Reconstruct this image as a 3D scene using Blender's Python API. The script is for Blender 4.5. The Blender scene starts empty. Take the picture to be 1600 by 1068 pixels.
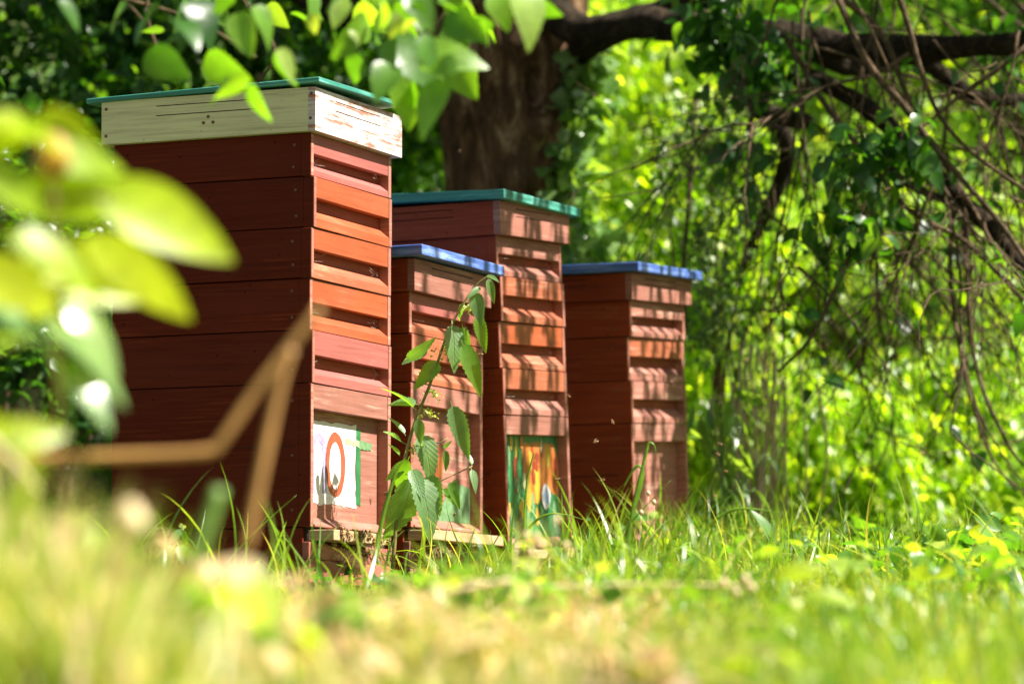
import bpy, bmesh, math, random
import numpy as np
from mathutils import Vector, Matrix, noise, Euler

# ------------------------------------------------------------------ camera, sky, sun
scene = bpy.context.scene
COL = scene.collection
FPX = 6000.0                      # focal length in pixels of the 1600 px wide picture (135 mm)
PITCH = math.atan(616 / FPX)
cd = bpy.data.cameras.new("camera")
cam = bpy.data.objects.new("camera", cd)
COL.objects.link(cam)
cd.sensor_width = 36; cd.lens = 135
cam.location = (0, 0, 0)
cam.rotation_euler = (math.pi / 2 + PITCH, 0, 0)
cd.clip_start = 0.2; cd.clip_end = 500
cd.dof.use_dof = True; cd.dof.focus_distance = 9.1; cd.dof.aperture_fstop = 2.8
scene.camera = cam

SUN_AZ = math.atan2(0.966, -0.24)      # clockwise from +Y
SUN_EL = math.radians(52)
sdir = Vector((math.sin(SUN_AZ) * math.cos(SUN_EL), math.cos(SUN_AZ) * math.cos(SUN_EL), math.sin(SUN_EL)))
w = bpy.data.worlds.new("World"); scene.world = w; w.use_nodes = True
nt = w.node_tree; nt.nodes.clear()
sky = nt.nodes.new('ShaderNodeTexSky'); sky.sky_type = 'NISHITA'; sky.sun_disc = False
sky.sun_elevation = SUN_EL; sky.sun_rotation = SUN_AZ
bg = nt.nodes.new('ShaderNodeBackground'); bg.inputs['Strength'].default_value = 0.05
wo = nt.nodes.new('ShaderNodeOutputWorld')
wb = nt.nodes.new('ShaderNodeMix'); wb.data_type = 'RGBA'; wb.blend_type = 'MULTIPLY'; wb.inputs[0].default_value = 1; wb.inputs[7].default_value = (1.0, .90, .68, 1)   # warm white balance
nt.links.new(sky.outputs[0], wb.inputs[6]); nt.links.new(wb.outputs[2], bg.inputs[0]); nt.links.new(bg.outputs[0], wo.inputs[0])
ld = bpy.data.lights.new("sun", 'SUN'); ld.energy = 5.0; ld.angle = math.radians(0.53); ld.color = (1.0, 0.94, 0.84)
sun = bpy.data.objects.new("sun", ld); COL.objects.link(sun)
sun.rotation_euler = sdir.to_track_quat('Z', 'Y').to_euler(); sun.location = (6, 2, 9)
scene.view_settings.view_transform = 'Standard'; scene.view_settings.look = 'None'
scene.view_settings.exposure = 1.7; scene.view_settings.gamma = 1
cy = scene.cycles
cy.max_bounces = 7; cy.diffuse_bounces = 4; cy.glossy_bounces = 2; cy.transmission_bounces = 4; cy.transparent_max_bounces = 4
cy.use_denoising = True; cy.caustics_reflective = False; cy.caustics_refractive = False
cy.sample_clamp_indirect = 6

rng = np.random.default_rng(7); random.seed(7)
CP, SP = math.cos(PITCH), math.sin(PITCH)

def P(px, py, d):
    """world point seen at photo pixel (px, py) whose ground distance is d"""
    a = (px - 800) / FPX; b = (534 - py) / FPX
    v = Vector((a, CP - b * SP, SP + b * CP))
    return v * (d / v.y)

def gz(x, y):
    """height of the ground"""
    x = np.asarray(x, float); y = np.asarray(y, float)
    z = -0.26 + 0.066 * np.clip(y, -3, 13) + 0.52 * np.clip(y - 13.2, 0, 9)
    z = z + 0.02 * np.sin(x * 2.1 + 1) * np.cos(y * 1.7) + 0.012 * np.sin(x * 5 + y * 3)
    return z - 0.012 * np.clip(x - 1.2, 0, 6)

# ------------------------------------------------------------------ object helpers
def tag(o, label=None, cat=None, group=None, kind=None):
    if label: o['label'] = label
    if cat: o['category'] = cat
    if group: o['group'] = group
    if kind: o['kind'] = kind
    return o

def empty(name, loc=(0, 0, 0), rot=(0, 0, 0)):
    o = bpy.data.objects.new(name, None); COL.objects.link(o)
    o.location = loc; o.rotation_euler = rot; o.empty_display_size = 0.1
    return o

def link(name, me, mat, parent=None):
    o = bpy.data.objects.new(name, me); COL.objects.link(o)
    for m in (mat if isinstance(mat, (list, tuple)) else [mat]): me.materials.append(m)
    if parent is not None: o.parent = parent
    return o

class MB:
    def __init__(s): s.v = []; s.f = []; s.m = []
    def add(s, vs, fs, mi=0):
        n = len(s.v); s.v += [tuple(p) for p in vs]; s.f += [tuple(i + n for i in f) for f in fs]; s.m += [mi] * len(fs)
    def box(s, x0, x1, y0, y1, z0, z1, mi=0):
        s.add([(x0,y0,z0),(x1,y0,z0),(x1,y1,z0),(x0,y1,z0),(x0,y0,z1),(x1,y0,z1),(x1,y1,z1),(x0,y1,z1)],
              [(0,3,2,1),(4,5,6,7),(0,1,5,4),(1,2,6,5),(2,3,7,6),(3,0,4,7)], mi)
    def prism_y(s, prof, y0, y1, mi=0):
        """profile in (x,z), counter-clockwise, run along y"""
        n = len(prof)
        vs = [(x, y0, z) for x, z in prof] + [(x, y1, z) for x, z in prof]
        fs = [tuple(range(n)), tuple(reversed(range(n, 2 * n)))]
        fs += [(i, i + n, (i + 1) % n + n, (i + 1) % n) for i in range(n)]
        s.add(vs, fs, mi)
    def tube(s, pts, rad, seg=8, mi=0, wob=0.0, freq=6.0, cap=True):
        pts = [Vector(p) for p in pts]; n = len(pts)
        t0 = (pts[1] - pts[0]).normalized()
        up = Vector((0, 0, 1)) if abs(t0.z) < 0.9 else Vector((1, 0, 0))
        a = t0.cross(up).normalized()
        vs = []
        for i, p in enumerate(pts):
            t = (pts[min(i + 1, n - 1)] - pts[max(i - 1, 0)]).normalized()
            a = (a - t * a.dot(t)).normalized(); b = t.cross(a)
            r = rad[i] if hasattr(rad, '__len__') else rad
            for k in range(seg):
                th = 2 * math.pi * k / seg
                q = a * math.cos(th) + b * math.sin(th)
                rr = r
                if wob: rr = r * (1 + wob * noise.fractal(p * freq + q * 1.3, 0.8, 2.0, 4))
                vs.append(p + q * rr)
        fs = [(i * seg + k, i * seg + (k + 1) % seg, (i + 1) * seg + (k + 1) % seg, (i + 1) * seg + k)
              for i in range(n - 1) for k in range(seg)]
        if cap: fs += [tuple(reversed(range(seg))), tuple((n - 1) * seg + k for k in range(seg))]
        s.add(vs, fs, mi)
    def build(s, name, mat, parent=None, bevel=0.0, smooth=False):
        me = bpy.data.meshes.new(name); me.from_pydata(s.v, [], s.f); me.update()
        if any(s.m): me.polygons.foreach_set('material_index', s.m)
        if smooth: me.polygons.foreach_set('use_smooth', [True] * len(s.f))
        o = link(name, me, mat, parent)
        if bevel:
            b = o.modifiers.new('edge', 'BEVEL'); b.width = bevel; b.segments = 2; b.limit_method = 'ANGLE'; b.harden_normals = False
        return o

def curve_pts(ctrl, n=6):
    """Catmull-Rom through control points (Vector, optional radius)"""
    c = [Vector(p) for p in ctrl]; c = [c[0] * 2 - c[1]] + c + [c[-1] * 2 - c[-2]]
    out = []
    for i in range(1, len(c) - 2):
        for k in range(n):
            t = k / n
            out.append(0.5 * ((2 * c[i]) + (c[i+1] - c[i-1]) * t + (2*c[i-1] - 5*c[i] + 4*c[i+1] - c[i+2]) * t*t + (3*c[i] - c[i-1] - 3*c[i+1] + c[i+2]) * t**3))
    out.append(c[-2]); return out

# ------------------------------------------------------------------ instanced card meshes (leaves, blades)
def leaf_template(nst=3, wid=0.5, serr=0.0, fold=0.25, droop=0.3, shape=0.9, stalk=0.0, cup=0.0):
    """leaf along +x, length 1; returns verts, faces, uvs"""
    v = []; uv = []
    fs = []
    n = nst
    rows = []
    for i in range(n + 1):
        t = i / n
        h = wid * 0.5 * (math.sin(math.pi * t ** shape)) ** 0.8 if 0 < t < 1 else 0.0
        if serr and 0 < t < 1: h *= (1 + serr * (1 if i % 2 else -1))
        z = -droop * t * t
        x = t + stalk
        zz = fold * h - cup * math.sin(math.pi * t) * 0.0
        if h == 0:
            rows.append([len(v)]); v.append((x, 0, z)); uv.append((t, 0.5))
        else:
            adv = (serr * 0.12 / n * (1 if i % 2 else 0)) * n * 0.25
            rows.append([len(v), len(v) + 1, len(v) + 2])
            v += [(x + adv, -h, z + zz), (x, 0, z), (x + adv, h, z + zz)]
            uv += [(t, 0.5 - h / wid), (t, 0.5), (t, 0.5 + h / wid)]
    for a, b in zip(rows[:-1], rows[1:]):
        if len(a) == 1: fs += [(a[0], b[0], b[1]), (a[0], b[1], b[2])] if len(b) == 3 else []
        elif len(b) == 1: fs += [(a[0], b[0], a[1]), (a[1], b[0], a[2])]
        else: fs += [(a[0], b[0], b[1], a[1]), (a[1], b[1], b[2], a[2])]
    if stalk:
        k = len(v); v += [(0, -0.008, 0), (0, 0.008, 0), (stalk + 0.05, 0.012, 0), (stalk + 0.05, -0.012, 0)]
        uv += [(0, .5)] * 4; fs.append((k, k + 1, k + 2, k + 3))
    return np.array(v), fs, np.array(uv)

def blade_template(n=4, wid=0.04, bend=0.5, curl=0.0):
    """grass blade growing +z, bending to +x, length 1"""
    v = []; fs = []; uv = []
    x = z = 0.0; ang = 0.05
    for i in range(n + 1):
        t = i / n
        h = wid * 0.5 * (1 - t ** 1.7) * (0.6 + 0.4 * min(1, t * 4))
        if i == n: v.append((x, 0, z)); uv.append((t, .5))
        else: v += [(x, -h, z), (x, h, z)]; uv += [(t, 0), (t, 1)]
        ang = bend * (t + 0.3) ** 1.6 * 1.6 + curl * t * t
        x += math.sin(ang) / n; z += math.cos(ang) / n
    for i in range(n - 1): fs.append((2*i, 2*i+1, 2*i+3, 2*i+2))
    fs.append((2*n-2, 2*n-1, 2*n))
    return np.array(v), fs, np.array(uv)

def merge_instances(parts):
    """parts: list of (template, R (N,3,3), T (N,3)) -> verts, faces flat"""
    V = []; L = []; S = []; U = []; off = 0
    for (tv, tf, tu), R, T in parts:
        N = len(T)
        if N == 0: continue
        vv = np.einsum('nij,kj->nki', R, tv) + T[:, None, :]
        V.append(vv.reshape(-1, 3))
        k = len(tv)
        lens = np.array([len(f) for f in tf]); flat = np.concatenate([np.array(f) for f in tf])
        L.append((flat[None, :] + (np.arange(N) * k)[:, None] + off).ravel())
        S.append(np.tile(lens, N)); U.append(np.tile(tu[flat], (N, 1)))
        off += N * k
    return np.concatenate(V), np.concatenate(L), np.concatenate(S), np.concatenate(U)

def build_instances(name, parts, mat, parent=None, smooth=True):
    V, L, S, U = merge_instances(parts)
    me = bpy.data.meshes.new(name)
    me.vertices.add(len(V)); me.vertices.foreach_set('co', V.astype(np.float32).ravel())
    me.loops.add(len(L)); me.loops.foreach_set('vertex_index', L.astype(np.int32))
    me.polygons.add(len(S)); st = np.concatenate([[0], np.cumsum(S)[:-1]])
    me.polygons.foreach_set('loop_start', st.astype(np.int32))
    me.polygons.foreach_set('use_smooth', [smooth] * len(S))
    ul = me.uv_layers.new(name='UVMap'); ul.data.foreach_set('uv', U.astype(np.float32).ravel())
    me.update(calc_edges=True); me.validate()
    return link(name, me, mat, parent)

def rot_mats(yaw, pitch, roll, scale):
    cyw, syw = np.cos(yaw), np.sin(yaw); cp, sp = np.cos(pitch), np.sin(pitch); cr, sr = np.cos(roll), np.sin(roll)
    N = len(yaw); Z = np.zeros(N); O = np.ones(N)
    Rz = np.stack([cyw, -syw, Z, syw, cyw, Z, Z, Z, O], 1).reshape(N, 3, 3)
    Ry = np.stack([cp, Z, sp, Z, O, Z, -sp, Z, cp], 1).reshape(N, 3, 3)
    Rx = np.stack([O, Z, Z, Z, cr, -sr, Z, sr, cr], 1).reshape(N, 3, 3)
    return Rz @ Ry @ Rx * scale[:, None, None]

# ------------------------------------------------------------------ materials
def new_mat(name):
    m = bpy.data.materials.new(name); m.use_nodes = True
    n = m.node_tree.nodes; b = n['Principled BSDF']
    return m, m.node_tree, b
def N(t, ty, **kw):
    n = t.nodes.new(ty)
    for k, v in kw.items():
        if k in n.inputs: n.inputs[k].default_value = v
        else: setattr(n, k, v)
    return n
def ramp(t, src, stops):
    r = t.nodes.new('ShaderNodeValToRGB'); e = r.color_ramp.elements
    while len(e) < len(stops): e.new(0.5)
    for i, (p, c) in enumerate(stops): e[i].position = p; e[i].color = c if len(c) == 4 else (*c, 1)
    t.links.new(src, r.inputs[0]); return r
def mixc(t, fac, a, b, mode='MIX'):
    m = t.nodes.new('ShaderNodeMix'); m.data_type = 'RGBA'; m.blend_type = mode
    for val, i in ((fac, 0), (a, 6), (b, 7)):
        if isinstance(val, (int, float)): m.inputs[i].default_value = val
        elif isinstance(val, tuple): m.inputs[i].default_value = (*val, 1) if len(val) == 3 else val
        else: t.links.new(val, m.inputs[i])
    return m.outputs[2]

def leaf_mat(name, cols, trans_mul=1.0, trans=0.5, rough=0.4, spec=0.5, veins=False, transcol=None):
    """two-sided leaf that lets light through; cols = ramp over a per-leaf random number"""
    m, t, b = new_mat(name)
    g = t.nodes.new('ShaderNodeNewGeometry')
    r = ramp(t, g.outputs['Random Per Island'], cols)
    base = r.outputs[0]
    tc = t.nodes.new('ShaderNodeTexCoord')
    nz = N(t, 'ShaderNodeTexNoise', Scale=30.0, Detail=3.0); t.links.new(tc.outputs['Object'], nz.inputs['Vector'])
    base = mixc(t, 0.35, base, ramp(t, nz.outputs[0], [(0.3, (.35, .35, .35)), (0.7, (1.5, 1.5, 1.3))]).outputs[0], 'MULTIPLY')
    if veins:
        sx = t.nodes.new('ShaderNodeSeparateXYZ'); t.links.new(tc.outputs['UV'], sx.inputs[0])
        a = N(t, 'ShaderNodeMath', operation='SUBTRACT'); t.links.new(sx.outputs[1], a.inputs[0]); a.inputs[1].default_value = 0.5
        ab = N(t, 'ShaderNodeMath', operation='ABSOLUTE'); t.links.new(a.outputs[0], ab.inputs[0])
        k = N(t, 'ShaderNodeMath', operation='MULTIPLY'); t.links.new(ab.outputs[0], k.inputs[0]); k.inputs[1].default_value = -0.7
        s = N(t, 'ShaderNodeMath', operation='ADD'); t.links.new(sx.outputs[0], s.inputs[0]); t.links.new(k.outputs[0], s.inputs[1])
        q = N(t, 'ShaderNodeMath', operation='MULTIPLY'); t.links.new(s.outputs[0], q.inputs[0]); q.inputs[1].default_value = 8.0 * 6.283
        sn = N(t, 'ShaderNodeMath', operation='SINE'); t.links.new(q.outputs[0], sn.inputs[0])
        vr = ramp(t, sn.outputs[0], [(0.86, (0, 0, 0)), (1.0, (1, 1, 1))])
        mid = ramp(t, ab.outputs[0], [(0.0, (1, 1, 1)), (0.035, (0, 0, 0))])
        vv = N(t, 'ShaderNodeMath', operation='MAXIMUM'); t.links.new(vr.outputs[0], vv.inputs[0]); t.links.new(mid.outputs[0], vv.inputs[1])
        base = mixc(t, vv.outputs[0], base, mixc(t, 0.18, base, (.35, .5, .2)))
        bp = N(t, 'ShaderNodeBump', Strength=0.7, Distance=0.002); bp.invert = True
        t.links.new(vv.outputs[0], bp.inputs['Height']); t.links.new(bp.outputs[0], b.inputs['Normal'])
    else:
        bp = N(t, 'ShaderNodeBump', Strength=0.3, Distance=0.004); t.links.new(nz.outputs[0], bp.inputs['Height']); t.links.new(bp.outputs[0], b.inputs['Normal'])
    t.links.new(base, b.inputs['Base Color'])
    b.inputs['Roughness'].default_value = rough; b.inputs['Specular IOR Level'].default_value = spec
    tr = t.nodes.new('ShaderNodeBsdfTranslucent')
    tcol = mixc(t, 1.0, base, transcol or (2.9, 2.8, 0.5), 'MULTIPLY')
    t.links.new(tcol, tr.inputs[0])
    mx = t.nodes.new('ShaderNodeMixShader'); mx.inputs[0].default_value = trans
    out = t.nodes['Material Output']
    t.links.new(b.outputs[0], mx.inputs[1]); t.links.new(tr.outputs[0], mx.inputs[2]); t.links.new(mx.outputs[0], out.inputs[0])
    return m

def wood_mat(name, col, worn, amount=0.35, rough=0.5, spec=0.4, dark=None, seed=0.0, patch=3.0, coat=0.0):
    """painted or stained boards: grain runs along x and y, worn patches show the second colour"""
    m, t, b = new_mat(name)
    tc = t.nodes.new('ShaderNodeTexCoord')
    oi = t.nodes.new('ShaderNodeObjectInfo')
    ad = N(t, 'ShaderNodeVectorMath', operation='ADD'); t.links.new(tc.outputs['Object'], ad.inputs[0])
    cx = t.nodes.new('ShaderNodeCombineXYZ'); ml = N(t, 'ShaderNodeMath', operation='MULTIPLY'); ml.inputs[1].default_value = 37.0
    t.links.new(oi.outputs['Random'], ml.inputs[0])
    for i in range(3): t.links.new(ml.outputs[0], cx.inputs[i])
    t.links.new(cx.outputs[0], ad.inputs[1])
    mp = N(t, 'ShaderNodeMapping'); mp.inputs['Scale'].default_value = (5, 5, 130); mp.inputs['Location'].default_value = (seed, seed, seed)
    t.links.new(ad.outputs[0], mp.inputs[0])
    g = N(t, 'ShaderNodeTexNoise', Scale=1.0, Detail=6.0, Roughness=0.65, Distortion=0.35); t.links.new(mp.outputs[0], g.inputs['Vector'])
    mp2 = N(t, 'ShaderNodeMapping'); mp2.inputs['Scale'].default_value = (1, 1, 4); t.links.new(ad.outputs[0], mp2.inputs[0])
    p = N(t, 'ShaderNodeTexNoise', Scale=patch, Detail=8.0, Roughness=0.7, Distortion=0.5); t.links.new(mp2.outputs[0], p.inputs['Vector'])
    f = N(t, 'ShaderNodeMath', operation='MULTIPLY'); t.links.new(g.outputs[0], f.inputs[0]); t.links.new(p.outputs[0], f.inputs[1])
    lo = 0.42 - 0.3 * amount
    fr = ramp(t, f.outputs[0], [(lo, (0, 0, 0)), (lo + 0.10, (1, 1, 1))])
    fm = N(t, 'ShaderNodeMath', operation='MULTIPLY'); t.links.new(fr.outputs[0], fm.inputs[0]); fm.inputs[1].default_value = min(1.0, amount * 2)
    c = mixc(t, fm.outputs[0], col, worn)
    c = mixc(t, 0.8, c, ramp(t, g.outputs[0], [(0.25, (.55, .5, .48)), (0.5, (1, 1, 1)), (0.8, (1.15, 1.12, 1.1))]).outputs[0], 'MULTIPLY')
    sm = N(t, 'ShaderNodeTexNoise', Scale=1.6, Detail=4.0); t.links.new(ad.outputs[0], sm.inputs['Vector'])
    c = mixc(t, 0.7, c, ramp(t, sm.outputs[0], [(0.3, (.7, .68, .66)), (0.65, (1.1, 1.1, 1.1))]).outputs[0], 'MULTIPLY')
    # small knots, scuffs, specks
    vo = N(t, 'ShaderNodeTexVoronoi', Scale=26.0, Randomness=1.0); t.links.new(ad.outputs[0], vo.inputs['Vector'])
    vr = ramp(t, vo.outputs['Distance'], [(0.05, (1, 1, 1)), (0.10, (0, 0, 0))])
    c = mixc(t, vr.outputs[0], c, dark or tuple(x * 0.35 for x in col))
    t.links.new(c, b.inputs['Base Color'])
    rr = ramp(t, p.outputs[0], [(0.3, (rough - .12,) * 3), (0.7, (min(1, rough + .2),) * 3)]); t.links.new(rr.outputs[0], b.inputs['Roughness'])
    b.inputs['Specular IOR Level'].default_value = spec
    if coat: b.inputs['Coat Weight'].default_value = coat; b.inputs['Coat Roughness'].default_value = 0.35
    bp = N(t, 'ShaderNodeBump', Strength=0.5, Distance=0.0012); t.links.new(g.outputs[0], bp.inputs['Height']); t.links.new(bp.outputs[0], b.inputs['Normal'])
    return m

def plain_mat(name, col, rough=0.6, var=0.25, scale=20.0, spec=0.4, bump=0.2, col2=None):
    m, t, b = new_mat(name)
    tc = t.nodes.new('ShaderNodeTexCoord')
    nz = N(t, 'ShaderNodeTexNoise', Scale=scale, Detail=6.0, Roughness=0.6); t.links.new(tc.outputs['Object'], nz.inputs['Vector'])
    c2 = col2 or tuple(x * (1 - var) for x in col)
    c = ramp(t, nz.outputs[0], [(0.35, c2), (0.65, tuple(min(1, x * (1 + var * .4)) for x in col))])
    t.links.new(c.outputs[0], b.inputs['Base Color'])
    b.inputs['Roughness'].default_value = rough; b.inputs['Specular IOR Level'].default_value = spec
    if bump:
        bp = N(t, 'ShaderNodeBump', Strength=bump, Distance=0.002); t.links.new(nz.outputs[0], bp.inputs['Height']); t.links.new(bp.outputs[0], b.inputs['Normal'])
    return m

def bark_mat(name, c1, c2, c3, zs=3.0, sc=14.0):
    m, t, b = new_mat(name)
    tc = t.nodes.new('ShaderNodeTexCoord')
    mp = N(t, 'ShaderNodeMapping'); mp.inputs['Scale'].default_value = (1, 1, 1 / zs); t.links.new(tc.outputs['Object'], mp.inputs[0])
    a = N(t, 'ShaderNodeTexNoise', Scale=sc, Detail=9.0, Roughness=0.7, Distortion=0.8); t.links.new(mp.outputs[0], a.inputs['Vector'])
    v = N(t, 'ShaderNodeTexNoise', Scale=sc * .3, Detail=4.0); t.links.new(tc.outputs['Object'], v.inputs['Vector'])
    c = ramp(t, a.outputs[0], [(0.32, c1), (0.52, c2), (0.72, c3)])
    cc = mixc(t, 0.6, c.outputs[0], ramp(t, v.outputs[0], [(0.35, (.55, .6, .5)), (0.65, (1.3, 1.15, 1.05))]).outputs[0], 'MULTIPLY')
    t.links.new(cc, b.inputs['Base Color']); b.inputs['Roughness'].default_value = 0.9; b.inputs['Specular IOR Level'].default_value = 0.12
    bp = N(t, 'ShaderNodeBump', Strength=0.9, Distance=0.015); t.links.new(a.outputs[0], bp.inputs['Height']); t.links.new(bp.outputs[0], b.inputs['Normal'])
    return m

M = {}
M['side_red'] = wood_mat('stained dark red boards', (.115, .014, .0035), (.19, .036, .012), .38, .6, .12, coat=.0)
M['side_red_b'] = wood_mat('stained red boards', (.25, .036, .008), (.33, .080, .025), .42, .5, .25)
M['orange'] = wood_mat('orange varnished wood', (.36, .078, .028), (.40, .14, .075), .30, .42, .45, dark=(.3, .08, .03))
M['orange_b'] = wood_mat('faded orange wood', (.35, .10, .048), (.42, .20, .13), .48, .55, .35, dark=(.3, .1, .05))
M['pink'] = wood_mat('faded pink paint on wood', (.31, .09, .075), (.38, .15, .12), .35, .6, .3, dark=(.28, .08, .06))
M['pinkbrown'] = wood_mat('faded brown pink paint', (.30, .125, .092), (.42, .24, .18), .5, .65, .25, dark=(.22, .08, .06))
M['post'] = wood_mat('faded pink corner wood', (.34, .14, .10), (.44, .23, .17), .5, .65, .25)
M['recess'] = wood_mat('shaded red recess board', (.22, .045, .022), (.32, .11, .07), .35, .6, .25)
M['barewood'] = wood_mat('bare pale wood', (.50, .33, .19), (.60, .44, .30), .5, .7, .2, dark=(.3, .17, .08))
M['greywood'] = wood_mat('weathered grey wood', (.30, .25, .18), (.42, .36, .28), .5, .8, .2)
M['white'] = wood_mat('white paint tinted by green bounce', (.66, .62, .36), (.55, .50, .28), .35, .5, .35, dark=(.5, .42, .25))  # green bounce light on the cover's shaded side is put into this white
M['white_peel'] = wood_mat('white paint peeling to red wood', (.60, .55, .54), (.30, .12, .08), .68, .55, .3, dark=(.4, .2, .12), patch=5.0)
M['green_roof'] = wood_mat('teal green roof paint', (.03, .20, .15), (.10, .34, .28), .5, .45, .5, dark=(.02, .12, .1))
M['blue_roof'] = wood_mat('blue roof paint', (.07, .14, .45), (.20, .30, .58), .55, .48, .5, dark=(.04, .08, .28))
M['slot'] = plain_mat('dark saw slot and gap shade', (.02, .008, .005), .9, .2)
M['web'] = plain_mat('dusty cobweb', (.5, .45, .4), .9, .2)
M['screw'] = plain_mat('rusty screw', (.16, .07, .04), .5, .4, 300)
M['paint_white'] = wood_mat('white panel paint', (.62, .58, .60), (.42, .27, .22), .42, .5, .3, dark=(.4, .25, .2), patch=7.0)
M['paint_brick'] = plain_mat('brick red panel paint', (.33, .075, .035), .5, .2, 40)
M['paint_lilac'] = plain_mat('thin lilac panel paint', (.33, .28, .46), .5, .3, 60)
M['paint_green'] = plain_mat('green panel paint', (.03, .16, .055), .45, .4, 14, col2=(.015, .09, .035))
M['paint_palegreen'] = plain_mat('pale green panel paint', (.13, .24, .11), .5, .3, 60)
M['paint_buff'] = plain_mat('buff green panel paint', (.36, .38, .22), .5, .3, 50)
M['paint_yellow'] = plain_mat('yellow panel paint', (.42, .28, .03), .45, .3, 30)
M['paint_orange'] = plain_mat('orange panel paint', (.42, .13, .03), .45, .3, 30)
M['paint_red'] = plain_mat('red panel paint', (.22, .03, .015), .45, .3, 30)
M['paint_blue'] = plain_mat('pale blue panel paint', (.30, .38, .62), .45, .4, 120)
M['bark'] = bark_mat('brown ridged bark', (.014, .008, .005), (.11, .06, .032), (.50, .34, .22))  # palest tone raised for sunlit highlights, darkest lowered for shade in crevices
M['shadebark'] = bark_mat('branch bark darkened for shade', (.008, .006, .004), (.025, .018, .012), (.08, .06, .035), 1.0, 30)  # shade over the limbs is put into this darker colour
M['twig'] = bark_mat('grey brown twig', (.04, .028, .02), (.12, .085, .055), (.26, .19, .12), 1.0, 60)
M['straw'] = plain_mat('dry straw', (.62, .48, .27), .6, .35, 30)
M['stembrown'] = plain_mat('orange brown dry stem', (.42, .22, .07), .5, .3, 20)
M['stemgreen'] = plain_mat('green plant stem', (.13, .24, .04), .5, .3, 40)
M['stemred'] = plain_mat('reddish green nettle stem', (.20, .16, .05), .5, .4, 40)

G = lambda *c: c
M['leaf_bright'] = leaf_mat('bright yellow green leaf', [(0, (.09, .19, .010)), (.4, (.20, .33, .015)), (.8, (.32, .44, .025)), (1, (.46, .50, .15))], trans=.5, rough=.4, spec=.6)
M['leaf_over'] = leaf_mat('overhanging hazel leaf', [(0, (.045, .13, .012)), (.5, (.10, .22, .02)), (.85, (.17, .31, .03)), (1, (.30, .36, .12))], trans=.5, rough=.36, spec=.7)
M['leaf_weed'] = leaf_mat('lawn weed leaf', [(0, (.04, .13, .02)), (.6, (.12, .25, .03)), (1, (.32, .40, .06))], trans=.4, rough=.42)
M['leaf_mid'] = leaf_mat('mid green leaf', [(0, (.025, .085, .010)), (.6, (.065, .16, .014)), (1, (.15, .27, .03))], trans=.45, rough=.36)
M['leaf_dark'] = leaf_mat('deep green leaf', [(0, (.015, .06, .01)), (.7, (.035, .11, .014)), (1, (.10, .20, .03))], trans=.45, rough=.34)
M['leaf_grey'] = leaf_mat('grey green small leaf', [(0, (.06, .12, .04)), (.6, (.12, .19, .06)), (1, (.24, .30, .14))], trans=.4, rough=.5, transcol=(2.2, 2.2, .9))
M['leaf_near'] = leaf_mat('sunlit yellow green leaf', [(0, (.22, .34, .010)), (.6, (.32, .42, .010)), (1, (.42, .44, .015))], trans=.6, rough=.4, transcol=(2.7, 2.5, .5))
M['leaf_pale'] = leaf_mat('glossy pale green leaf', [(0, (.09, .19, .05)), (1, (.20, .30, .10))], trans=.35, rough=.28, spec=.8)
M['nettle'] = leaf_mat('nettle leaf', [(0, (.07, .17, .05)), (.7, (.11, .22, .065)), (1, (.20, .32, .04))], trans=.36, rough=.45, spec=.8, veins=True)
M['flower'] = leaf_mat('green nettle flowers', [(0, (.20, .28, .07)), (1, (.36, .40, .14))], trans=.35, rough=.6)
M['grass'] = leaf_mat('lawn grass', [(0, (.07, .18, .014)), (.5, (.21, .32, .02)), (.80, (.38, .43, .05)), (.92, (.42, .42, .14)), (1, (.58, .46, .22))], trans=.45, rough=.36, transcol=(2.3, 2.1, .7))
M['tallgrass'] = leaf_mat('long grass blade', [(0, (.06, .17, .016)), (.6, (.16, .28, .022)), (.9, (.30, .38, .05)), (1, (.50, .44, .18))], trans=.45, rough=.33, transcol=(2.3, 2.1, .7))
M['hay'] = leaf_mat('dry hay', [(0, (.44, .30, .13)), (.6, (.64, .46, .24)), (1, (.76, .60, .38))], trans=.25, rough=.55, transcol=(1.3, 1.2, 1.0))
M['neargrass'] = leaf_mat('near grass', [(0, (.16, .28, .02)), (.45, (.32, .42, .05)), (.6, (.52, .46, .18)), (1, (.74, .58, .42))], trans=.4, rough=.4, transcol=(1.9, 1.8, .9))
M['soil'] = plain_mat('mossy soil', (.07, .085, .028), .95, .5, 9, col2=(.045, .035, .02), bump=.8)
M['bee'] = plain_mat('brown bee body', (.24, .12, .035), .5, .8, 380, col2=(.03, .015, .006))
mw, tw, bw = new_mat('bee wing'); bw.inputs['Base Color'].default_value = (.42, .30, .16, 1); bw.inputs['Roughness'].default_value = .25; bw.inputs['Alpha'].default_value = .32
M['wing'] = mw

# ------------------------------------------------------------------ ground
def make_ground():
    xs = np.unique(np.concatenate([np.linspace(-80, -4, 24), np.linspace(-4, 4, 81), np.linspace(4, 80, 24)]))
    ys = np.unique(np.concatenate([np.linspace(-20, 2, 10), np.linspace(2, 18, 120), np.linspace(18, 140, 40)]))
    X, Y = np.meshgrid(xs, ys); Z = gz(X, Y)
    nx, ny = len(xs), len(ys)
    vs = list(zip(X.ravel(), Y.ravel(), Z.ravel()))
    fs = [(j * nx + i, j * nx + i + 1, (j + 1) * nx + i + 1, (j + 1) * nx + i) for j in range(ny - 1) for i in range(nx - 1)]
    mb = MB(); mb.add(vs, fs)
    o = mb.build('ground', M['soil'], smooth=True); tag(o, 'grassy ground sloping up to the hives', kind='structure')
make_ground()

# ------------------------------------------------------------------ beehives
YAW = math.radians(-23.1)         # local +x = front normal, local +y = along the row, away from the camera
HW = 0.25
SX, SY = 1.05, 0.885            # the boxes are a little deeper than wide

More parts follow.
